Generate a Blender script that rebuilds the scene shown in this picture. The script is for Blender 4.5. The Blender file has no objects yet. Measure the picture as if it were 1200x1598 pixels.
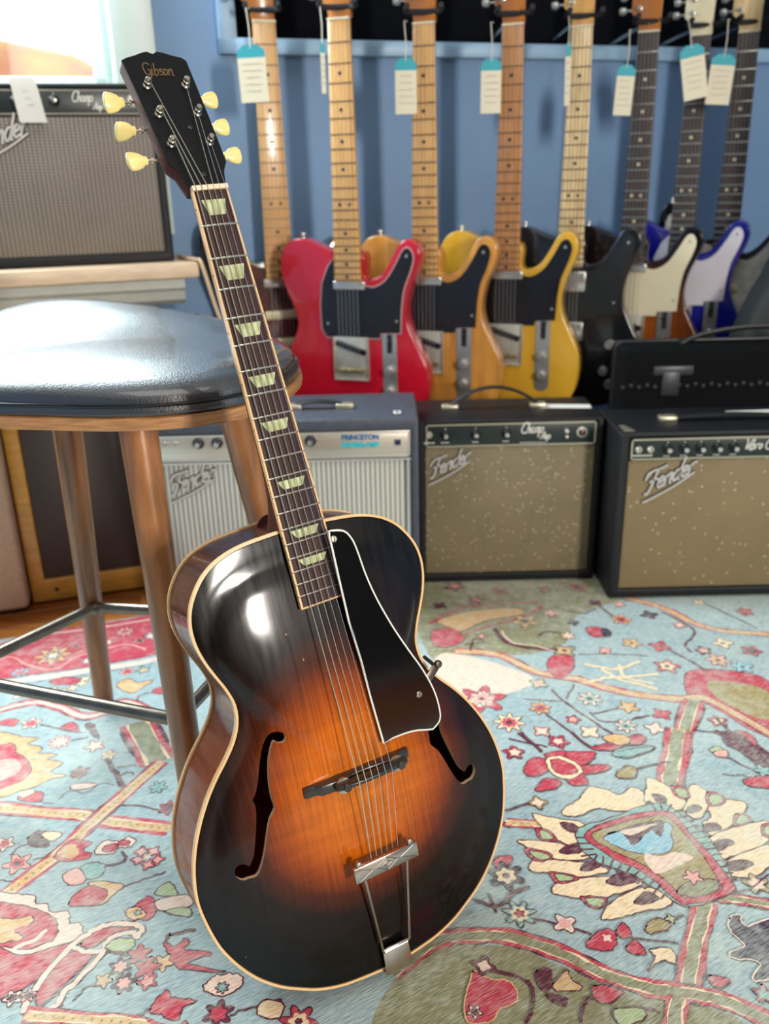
# Archtop guitar leaning on a stool in a guitar shop
import bpy, bmesh, math, random
from mathutils import Matrix, Vector
random.seed(4)
SC = bpy.context.scene
COL = SC.collection

# ---------------------------------------------------------------- camera
CAM_H = 0.8561
cd = bpy.data.cameras.new('camera'); cam = bpy.data.objects.new('camera', cd); COL.objects.link(cam)
CR = Matrix([[0.99972, 0.02377, 0.0], [-0.00857, 0.36049, -0.93272], [-0.02217, 0.93246, 0.36059]])
cam.matrix_world = Matrix.Translation((0, 0, CAM_H)) @ CR.to_4x4()
cd.sensor_fit = 'HORIZONTAL'; cd.sensor_width = 36.0; cd.lens = 36.0*1350/1200
cd.clip_start = 0.02; cd.clip_end = 200
cd.dof.use_dof = True; cd.dof.focus_distance = 0.93; cd.dof.aperture_fstop = 6.0
SC.camera = cam

# ---------------------------------------------------------------- sky and exposure
SC.view_settings.view_transform = 'Standard'; SC.view_settings.look = 'None'
SC.view_settings.gamma = 1.0; SC.view_settings.use_curve_mapping = False
SC.view_settings.exposure = 0.0
SC.cycles.use_denoising = True
SC.cycles.max_bounces = 6; SC.cycles.diffuse_bounces = 3; SC.cycles.glossy_bounces = 4
SC.cycles.sample_clamp_indirect = 4.0; SC.cycles.blur_glossy = 1.0
w = bpy.data.worlds.new('overcast_sky'); SC.world = w; w.use_nodes = True
bg = w.node_tree.nodes['Background']; bg.inputs[0].default_value = (0.80, 0.92, 1.0, 1); bg.inputs[1].default_value = 3.2

TH = math.radians(17.0); CT, ST = math.cos(TH), math.sin(TH)
def room(u, v, z=0.0): return Vector((u*CT - v*ST, u*ST + v*CT, z))
def area(name, loc, target, sx, sy, energy, color):
    ld = bpy.data.lights.new(name, 'AREA'); ld.shape = 'RECTANGLE'; ld.size = sx; ld.size_y = sy
    ld.energy = energy; ld.color = color
    o = bpy.data.objects.new(name, ld); COL.objects.link(o); o.location = loc
    o.rotation_euler = (Vector(target)-Vector(loc)).to_track_quat('-Z', 'Y').to_euler()
    return o
# daylight entering by the shop windows: behind the camera, and the window at the back left
area('rear_window_light', room(1.33, -2.55, 1.45), (-0.1, 0.9, 0.3), 0.30, 0.75, 120, (1.0, 0.94, 0.85))
area('back_window_light', room(-0.54, 2.14, 1.64), room(-0.15, 0.75, 0.5), 1.15, 0.70, 86, (0.80, 0.94, 1.0))
area('ceiling_fill', room(0.1, 0.0, 2.52), room(0.1, 0.5, 0), 1.8, 1.8, 24, (1.0, 0.97, 0.93))  # unseen soft fill, added to brighten the rug and room

# ---------------------------------------------------------------- helpers
def lin(c):
    if isinstance(c, str):
        c = c.lstrip('#'); c = [int(c[i:i+2], 16)/255 for i in (0, 2, 4)]
    return tuple((x/12.92 if x <= 0.04045 else ((x+0.055)/1.055)**2.4) for x in c) + (1.0,)
MATS = {}
def mat(name, col, rough=0.5, metal=0.0, coat=0.0, var=0.0, scale=30.0, stretch=(1, 1, 1), bump=0.0, bscale=None, spec=0.5, col2=None, alpha=1.0, trans=0.0):
    if name in MATS: return MATS[name]
    m = bpy.data.materials.new(name); m.use_nodes = True; nt = m.node_tree; N = nt.nodes; Lk = nt.links
    b = N['Principled BSDF']; c = lin(col)
    b.inputs['Base Color'].default_value = c; b.inputs['Roughness'].default_value = rough
    b.inputs['Metallic'].default_value = metal; b.inputs['Coat Weight'].default_value = coat
    b.inputs['Coat Roughness'].default_value = 0.08; b.inputs['Specular IOR Level'].default_value = spec
    b.inputs['Alpha'].default_value = alpha; b.inputs['Transmission Weight'].default_value = trans
    if var > 0 or bump > 0:
        tc = N.new('ShaderNodeTexCoord'); mp = N.new('ShaderNodeMapping'); mp.inputs['Scale'].default_value = stretch
        Lk.new(tc.outputs['Object'], mp.inputs['Vector'])
        no = N.new('ShaderNodeTexNoise'); no.inputs['Scale'].default_value = scale; no.inputs['Detail'].default_value = 5
        Lk.new(mp.outputs[0], no.inputs['Vector'])
        if var > 0:
            cr = N.new('ShaderNodeValToRGB'); e = cr.color_ramp.elements
            c2 = lin(col2) if col2 else tuple(max(0, x*(1-var)) for x in c[:3]) + (1,)
            c1 = c if col2 else tuple(min(1, x*(1+var)) for x in c[:3]) + (1,)
            e[0].color = c2; e[0].position = 0.32; e[1].color = c1; e[1].position = 0.68
            Lk.new(no.outputs['Fac'], cr.inputs[0]); Lk.new(cr.outputs[0], b.inputs['Base Color'])
        if bump > 0:
            bp = N.new('ShaderNodeBump'); bp.inputs['Strength'].default_value = bump; bp.inputs['Distance'].default_value = 0.002
            n2 = no
            if bscale:
                n2 = N.new('ShaderNodeTexNoise'); n2.inputs['Scale'].default_value = bscale; Lk.new(mp.outputs[0], n2.inputs['Vector'])
            Lk.new(n2.outputs['Fac'], bp.inputs['Height']); Lk.new(bp.outputs[0], b.inputs['Normal'])
    MATS[name] = m; return m

class MB:
    def __init__(s, T=None): s.v = []; s.f = []; s.mi = []; s.T = T; s.cur = 0
    def add(s, vs, fs, mi=None):
        n = len(s.v); T = s.T
        for p in vs: s.v.append(tuple(T(*p)) if T else tuple(p))
        for f in fs: s.f.append(tuple(i+n for i in f)); s.mi.append(s.cur if mi is None else mi)
    def box(s, x0, x1, y0, y1, z0, z1, mi=None):
        s.add([(x, y, z) for z in (z0, z1) for y in (y0, y1) for x in (x0, x1)],
              [(0, 2, 3, 1), (4, 5, 7, 6), (0, 1, 5, 4), (2, 6, 7, 3), (0, 4, 6, 2), (1, 3, 7, 5)], mi); return s
    def prism(s, pts, a, b, ax='z', mi=None, mtop=None):
        def P(p, h): return {'z': (p[0], p[1], h), 'y': (p[0], h, p[1]), 'x': (h, p[0], p[1])}[ax]
        n = len(pts); A = sum(pts[i][0]*pts[(i+1) % n][1]-pts[(i+1) % n][0]*pts[i][1] for i in range(n))
        if (A < 0) != (ax == 'y'): pts = pts[::-1]
        if b < a: a, b = b, a
        lo = tuple(range(n)); hi = tuple(range(n, 2*n))
        vs = [P(p, a) for p in pts] + [P(p, b) for p in pts]
        s.add(vs, [lo[::-1]], mi); n0 = len(s.v)-2*n
        s.f.append(tuple(i+n0 for i in hi)); s.mi.append(s.cur if (mi is None and mtop is None) else (mtop if mtop is not None else mi))
        for i in range(n):
            j = (i+1) % n; s.f.append((n0+i, n0+j, n0+n+j, n0+n+i)); s.mi.append(s.cur if mi is None else mi)
        return s
    def tube(s, pts, r, n=8, closed=False, flat=1.0, mi=None, up=None):
        pts = [Vector(p) for p in pts]; m = len(pts); rs = r if isinstance(r, (list, tuple)) else [r]*m
        vs = []; fs = []; ref = Vector(up) if up else None
        prev = None
        for i, p in enumerate(pts):
            if closed: t = pts[(i+1) % m]-pts[i-1]
            else: t = pts[min(i+1, m-1)]-pts[max(i-1, 0)]
            t = t.normalized() if t.length > 1e-9 else Vector((0, 0, 1))
            if ref is not None: a = ref - t*ref.dot(t)
            elif prev is None: a = t.orthogonal()
            else: a = prev - t*prev.dot(t)
            a.normalize(); prev = a; b = t.cross(a)
            for k in range(n):
                q = 2*math.pi*k/n; vs.append(p + a*(math.cos(q)*rs[i]*flat) + b*(math.sin(q)*rs[i]))
        for i in range(m if closed else m-1):
            j = (i+1) % m
            for k in range(n):
                l = (k+1) % n; fs.append((i*n+k, i*n+l, j*n+l, j*n+k))
        if not closed: fs += [tuple(range(n))[::-1], tuple(range((m-1)*n, m*n))]
        s.add(vs, fs, mi); return s
    def cyl(s, a, b, r, r2=None, n=16, mi=None):
        return s.tube([a, b], [r, r if r2 is None else r2], n=n, mi=mi)
    def lathe(s, prof, c=(0, 0, 0), ax=(0, 0, 1), n=20, mi=None):
        c = Vector(c); ax = Vector(ax).normalized(); a = ax.orthogonal().normalized(); b = ax.cross(a); vs = []; fs = []
        for (r, h) in prof:
            for k in range(n):
                q = 2*math.pi*k/n; vs.append(c + ax*h + (a*math.cos(q)+b*math.sin(q))*max(r, 1e-5))
        for i in range(len(prof)-1):
            for k in range(n):
                l = (k+1) % n; fs.append((i*n+k, i*n+l, (i+1)*n+l, (i+1)*n+k))
        fs += [tuple(range(n))[::-1], tuple(range((len(prof)-1)*n, len(prof)*n))]
        s.add(vs, fs, mi); return s
    def loft(s, rings, mi=None, cap=True):
        n = len(rings[0]); vs = [p for r in rings for p in r]; fs = []
        for i in range(len(rings)-1):
            for k in range(n):
                l = (k+1) % n; fs.append((i*n+k, i*n+l, (i+1)*n+l, (i+1)*n+k))
        if cap: fs += [tuple(range(n))[::-1], tuple(range((len(rings)-1)*n, len(rings)*n))]
        s.add(vs, fs, mi); return s
    def ribbon(s, pts, wd, z, mi=None):
        m = len(pts); vs = []; 
        for i in range(m):
            a = pts[max(i-1, 0)]; b = pts[min(i+1, m-1)]; dx, dy = b[0]-a[0], b[1]-a[1]; l = math.hypot(dx, dy) or 1
            nx, ny = -dy/l*wd/2, dx/l*wd/2
            vs += [(pts[i][0]+nx, pts[i][1]+ny, z), (pts[i][0]-nx, pts[i][1]-ny, z)]
        s.add(vs, [(2*i, 2*i+1, 2*i+3, 2*i+2) for i in range(m-1)], mi); return s
    def mesh(s, name, mats, angle=35, bevel=0.0, seg=2):
        me = bpy.data.meshes.new(name); me.from_pydata(s.v, [], s.f)
        for m in (mats if isinstance(mats, (list, tuple)) else [mats]): me.materials.append(m)
        me.polygons.foreach_set('material_index', s.mi)
        bm = bmesh.new(); bm.from_mesh(me)
        bmesh.ops.recalc_face_normals(bm, faces=bm.faces)
        if bevel > 0:
            ed = [e for e in bm.edges if len(e.link_faces) == 2 and e.calc_face_angle(0) > 0.6]
            bmesh.ops.bevel(bm, geom=ed, offset=bevel, segments=seg, profile=0.5, affect='EDGES', clamp_overlap=True)
        bm.to_mesh(me); bm.free()
        if angle:
            me.polygons.foreach_set('use_smooth', [True]*len(me.polygons))
            me.set_sharp_from_angle(angle=math.radians(angle))
        me.update(); return me
    def build(s, name, mats, parent=None, loc=(0, 0, 0), rot=(0, 0, 0), angle=35, bevel=0.0, seg=2, label=None, kind=None):
        o = bpy.data.objects.new(name, s.mesh(name, mats, angle, bevel, seg)); COL.objects.link(o)
        o.location = loc; o.rotation_euler = rot
        if parent: o.parent = parent
        if label: o['label'] = label
        if kind: o['kind'] = kind
        return o
def tag(o, label, cat, group=None):
    o['label'] = label; o['category'] = cat
    if group: o['group'] = group
    return o
def thing(name, label, cat, loc=(0, 0, 0), rz=0.0, group=None):
    o = bpy.data.objects.new(name, None); COL.objects.link(o); o.location = loc; o.rotation_euler = (0, 0, rz)
    o.empty_display_size = 0.05
    return tag(o, label, cat, group)
def again(src, name, parent, loc=None):
    o = src.copy(); COL.objects.link(o); o.parent = parent
    if loc is not None: o.location = loc
    return o
def smooth(pts, k=4, closed=False):
    n = len(pts); out = []; d = len(pts[0])
    rng = range(n) if closed else range(n-1)
    for i in rng:
        if closed: p = [pts[(i+j-1) % n] for j in range(4)]
        else: p = [pts[max(0, min(n-1, i+j-1))] for j in range(4)]
        for t in range(k):
            t /= k
            out.append(tuple(0.5*(2*p[1][a]+(p[2][a]-p[0][a])*t+(2*p[0][a]-5*p[1][a]+4*p[2][a]-p[3][a])*t*t+(3*p[1][a]-p[0][a]-3*p[2][a]+p[3][a])*t**3) for a in range(d)))
    if not closed: out.append(tuple(pts[-1]))
    return out

# stroke lettering, each letter a few pen strokes in a unit box (x right, y up), with its advance
GL = {
 'F': ([[(.0, .05), (.1, -.05), (.22, .1), (.34, .6), (.42, 1.0)], [(-.1, .72), (-.02, .95), (.2, 1.04), (.5, 1.0), (.85, 1.02)], [(.12, .52), (.35, .56), (.55, .52)]], .62),
 'e': ([[(.02, .26), (.2, .32), (.26, .46), (.16, .56), (.04, .44), (.02, .2), (.12, .04), (.3, .12)]], .36),
 'n': ([[(.0, .0), (.08, .54)], [(.06, .32), (.2, .54), (.3, .5), (.27, .06), (.36, .04)]], .42),
 'd': ([[(.3, .48), (.14, .54), (.02, .3), (.08, .04), (.24, .12), (.32, .5)], [(.42, 1.04), (.32, .5), (.3, .04), (.38, .04)]], .44),
 'r': ([[(.0, .0), (.08, .54)], [(.06, .34), (.18, .54), (.34, .5)]], .36),
 'C': ([[(.6, .8), (.5, 1.0), (.25, .95), (.05, .5), (.15, .08), (.4, .0), (.6, .2)]], .62),
 'h': ([[(.12, 1.0), (.0, .0)], [(.04, .3), (.18, .52), (.27, .44), (.24, .06), (.34, .04)]], .4),
 'a': ([[(.28, .46), (.12, .54), (.02, .26), (.1, .04), (.24, .16), (.3, .52)], [(.29, .5), (.27, .06), (.36, .04)]], .4),
 'm': ([[(.0, .0), (.06, .52)], [(.04, .32), (.16, .53), (.22, .44), (.2, .0)], [(.21, .32), (.34, .53), (.4, .44), (.38, .05), (.46, .04)]], .52),
 'p': ([[(.06, .54), (-.06, -.4)], [(.04, .34), (.2, .54), (.32, .34), (.22, .04), (.02, .1)]], .4),
 'A': ([[(.0, .0), (.3, .7), (.5, 1.0), (.52, .5), (.5, .0)], [(.15, .4), (.5, .42)]], .62),
 'V': ([[(.05, .9), (.15, 1.0), (.2, .5), (.2, .02), (.5, .7), (.65, 1.0)]], .52),
 'i': ([[(.06, .54), (.0, .06), (.1, .02)], [(.1, .76), (.12, .82)]], .2),
 'b': ([[(.12, 1.0), (.0, .02), (.16, .02), (.28, .26), (.2, .5), (.06, .36)]], .38),
 'o': ([[(.16, .54), (.02, .3), (.1, .03), (.26, .2), (.26, .44), (.14, .54)]], .36),
 's': ([[(.28, .48), (.1, .54), (.06, .38), (.24, .22), (.2, .04), (.0, .08)]], .32),
 'G': ([[(.5, .86), (.36, 1.0), (.12, .9), (.03, .5), (.12, .08), (.36, .04), (.46, .4), (.3, .44)], [(.46, .4), (.44, -.15), (.36, -.25)]], .6),
 '-': ([[(.0, .3), (.16, .32)]], .22), ' ': ([], .25)}
def script(mb, text, x, z, h, r, yf=0.0, slant=0.15, rise=0.0, mi=None, plane='xz'):
    """write text along x, rising by rise, as rounded pen strokes"""
    for ch in text:
        st, adv = GL[ch]
        for q in st:
            P = []
            for (a, b) in smooth(q, 3):
                px, pz = x + (a + b*slant)*h, z + b*h
                dz = rise*px
                P.append((px, yf, pz+dz) if plane == 'xz' else (px, pz+dz, yf))
            mb.tube(P, r, n=5, mi=mi, flat=0.6, up=(0, 1, 0) if plane == 'xz' else (0, 0, 1))
        x += adv*h*0.92
    return x
def lettering(text, size, m, name, parent, loc, rot, shear=0.0, depth=0.0004, align='LEFT', bold=0.0):
    cu = bpy.data.curves.new('t', 'FONT'); cu.body = text; cu.size = size; cu.shear = shear; cu.extrude = depth; cu.align_x = align; cu.resolution_u = 3; cu.offset = bold
    t = bpy.data.objects.new('t', cu); COL.objects.link(t); bpy.context.view_layer.update()
    me = bpy.data.meshes.new_from_object(t.evaluated_get(bpy.context.evaluated_depsgraph_get()))
    bpy.data.objects.remove(t); me.name = name; me.materials.clear(); me.materials.append(m)
    o = bpy.data.objects.new(name, me); COL.objects.link(o); o.parent = parent; o.location = loc; o.rotation_euler = rot
    return o

# ---------------------------------------------------------------- room shell
M_wall = mat('blue_wall_paint', '#6d8db1', 0.6, var=0.06, scale=3, bump=0.08, bscale=180)
M_trim = mat('white_trim_paint', '#c2d0c8', 0.4, var=0.03, scale=8)
M_bframe = mat('blue_trim_paint', '#8fb0cc', 0.4, var=0.05, scale=9)
M_dark = mat('black_recess', '#090a10', 0.9, spec=.1)
M_ceil = mat('ceiling_paint', '#d8d6d0', 0.8)
def rt(u, v, z): return room(u, v, z)
def struct(o, kind='structure'): o['kind'] = kind; return o
def wallbox(name, boxes, m, bevel=0.0):
    mb = MB(rt)
    for b in boxes: mb.box(*b)
    return struct(mb.build(name, m, bevel=bevel))
VB = 2.247
WU0, WU1, WZ0, WZ1 = -1.25, 0.080, 0.74, 2.05      # window opening
RU0, RU1, RZ0, RZ1 = 0.345, 2.55, 1.158, 1.72       # dark recess above the guitars
wallbox('wall_back', [(-2.2, WU0, VB, VB+.16, 0, 2.6), (WU0, WU1, VB, VB+.16, 0, WZ0), (WU0, WU1, VB, VB+.16, WZ1, 2.6),
                      (WU1, RU0, VB, VB+.16, 0, 2.6), (RU0, RU1, VB, VB+.16, 0, RZ0), (RU0, RU1, VB, VB+.16, RZ1, 2.6), (RU1, 2.9, VB, VB+.16, 0, 2.6)], M_wall)
wallbox('wall_back_recess', [(RU0-.02, RU1+.02, VB+.05, VB+.15, RZ0-.02, RZ1+.02)], M_dark)
wallbox('wall_left', [(-2.3, -2.2, -2.7, VB+.16, 0, 2.6)], M_wall)
wallbox('wall_right', [(2.9, 3.0, -2.7, VB+.16, 0, 2.6)], M_wall)
wallbox('wall_rear', [(-2.3, 3.0, -2.8, -2.7, 0, 2.6)], mat('warm_grey_wall', '#4c4844', 0.8))
wallbox('ceiling', [(-2.3, 3.0, -2.8, VB+.16, 2.6, 2.7)], M_ceil)
wallbox('trim_1', [(RU0-.03, RU0+.012, VB-.018, VB+.05, RZ0-.03, RZ1+.03), (RU0-.03, RU1+.03, VB-.018, VB+.05, RZ0-.03, RZ0+.004), (RU0-.03, RU1+.03, VB-.018, VB+.05, RZ1-.004, RZ1+.03), (RU1-.012, RU1+.03, VB-.018, VB+.05, RZ0-.03, RZ1+.03)], M_bframe, .003)
# window: jamb, sash, glass, casing
win = wallbox('window_1', [(WU1-.045, WU1-.004, VB+.05, VB+.09, WZ0, WZ1), (WU0+.004, WU0+.045, VB+.05, VB+.09, WZ0, WZ1), (WU0, WU1, VB+.05, VB+.09, 1.035, 1.085),
                           (WU0, WU1, VB+.05, VB+.09, WZ1-.06, WZ1-.002), (WU0, WU1, VB+.05, VB+.09, WZ0, .80)], M_trim, .003)
mb = MB(rt); mb.box(WU1-.004, WU1, VB, VB+.15, WZ0, WZ1); mb.box(WU1, WU1+.092, VB-.022, VB, .74, WZ1+.1); mb.box(WU0-.105, WU1+.092, VB-.022, VB, WZ1, WZ1+.105); mb.box(WU0-.105, WU0, VB-.022, VB, .74, WZ1)
mb.build('window_casing', M_trim, win, bevel=.003)
gl = mat('window_glass', '#ffffff', 0.0, trans=1.0, alpha=0.12)
mb = MB(rt); mb.box(WU0+.045, WU1-.045, VB+.068, VB+.072, 1.085, WZ1-.06); mb.build('window_pane', gl, win)
# sill shelf with apron moulding
mb = MB(rt); mb.box(-1.55, .196, 1.97, VB-.0225, .662, .694)
tag(mb.build('window_shelf', mat('pale_shelf_wood', '#d6bb9b', 0.45, var=.12, scale=6, stretch=(1, 8, 20)), bevel=.006), 'pale wooden window shelf holding the upper left amplifier', 'shelf'); 
shelf = bpy.data.objects['window_shelf']
mb = MB(lambda u, v, z: room(u, v, z)); pr = [(2.0, .661), (2.0, .640), (2.012, .632), (2.022, .612), (2.05, .600), (VB-.001, .600), (VB-.001, .661)]
mb.prism(pr, -1.5, .165, 'x'); mb.build('apron_moulding', mat('greyed_white_paint', '#b9b9ae', 0.5, var=.05), shelf, angle=20)

# floor slab + boards picked out where they show
mb = MB(rt); mb.box(-2.3, 3.0, -2.8, VB+.16, -.12, -.0168); floor = struct(mb.build('floor', mat('sub_floor', '#5a3a20', .6)))
M_pl = [mat('floor_board_%s' % n, c, 0.28, var=.25, scale=5, stretch=(1.2, 14, 1), bump=.05, col2=c2) for n, c, c2 in (('amber', '#b5692c', '#8c4718'), ('brown', '#a25c26', '#7a3c14'), ('honey', '#c07a38', '#985222'))]
random.seed(9); FZ = -.0048
v = 1.02; row = 0
vis = []; hid = MB()
while v < VB-.001:
    wv = min(.0565, VB-v); u = -1.35 - random.random()*.5
    while u < .35:
        ln = random.choice((.62, .78, .9)); u1 = min(u+ln, .9)
        vis.append((u, u1, v, v+wv)); u = u1
    v += .058; row += 1
for i, (u0, u1, v0, v1) in enumerate(vis):
    mb = MB(rt); mb.box(u0+.0006, u1-.0006, v0, v1, -.0168, FZ - random.random()*.0004)
    mb.build('floor_board', M_pl[random.randrange(3)], floor, bevel=.0008, seg=1)
mb = MB(rt); v = -2.7
while v < 1.0:
    mb.box(-2.2, 2.9, v, min(v+.0565, 1.018), -.0168, FZ-.0002); v += .058
v = 1.02
while v < VB:
    mb.box(.902, 2.9, v, min(v+.0565, VB), -.0168, FZ-.0002); mb.box(-2.2, -1.852, v, min(v+.0565, VB), -.0168, FZ-.0002); v += .058
fb = mb.build('floor_board_field', M_pl[0], floor); fb['kind'] = 'stuff'

# outside the window: lawn, warm hedge and a pale tree
mb = MB(rt); mb.box(-8, 6, VB+.3, 14, -.5, -.4); struct(mb.build('ground_outside', mat('pale_ground', '#cfd0b0', .9, var=.1, scale=1)))
def blob(mb, c, r, n=10, jit=.25):
    rings = []
    for i in range(n+1):
        th = math.pi*i/n; rings.append([(c[0]+r*math.sin(th)*math.cos(2*math.pi*k/14)*(1+random.uniform(-jit, jit)), c[1]+r*math.sin(th)*math.sin(2*math.pi*k/14)*(1+random.uniform(-jit, jit)), c[2]+r*math.cos(th)*(1+random.uniform(-jit, jit)*.5)) for k in range(14)])
    mb.loft(rings, cap=False)
mb = MB(rt); blob(mb, (0, 0, 0), 1.0, 18, .07); mb.T = None
mb.v = [rt(*(-1.35+(Vector(p).dot(Vector((CT, ST, 0))))*2.6, 6.4+(Vector(p).dot(Vector((-ST, CT, 0))))*.5, .62+p[2]*1.12)) for p in mb.v]
tag(mb.build('autumn_hedge', mat('autumn_leaves', '#a8583c', .9, var=.3, scale=3, col2='#b09a48'), angle=180), 'sunlit orange and yellow hedge seen outside the window', 'hedge')
mb = MB(rt); mb.tube([(-.55, 5.0, -.4), (-.50, 5.0, 1.2), (-.38, 5.05, 2.6), (-.3, 5.05, 4)], [.09, .08, .06, .04], n=10)
mb.tube([(-.5, 5, 1.3), (-.75, 5, 2.2), (-.9, 5, 3)], [.05, .04, .02], n=8)
tag(mb.build('bare_tree', mat('pale_bark', '#cfc6b0', .9)), 'slender pale tree trunk outside the window', 'tree')

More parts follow.
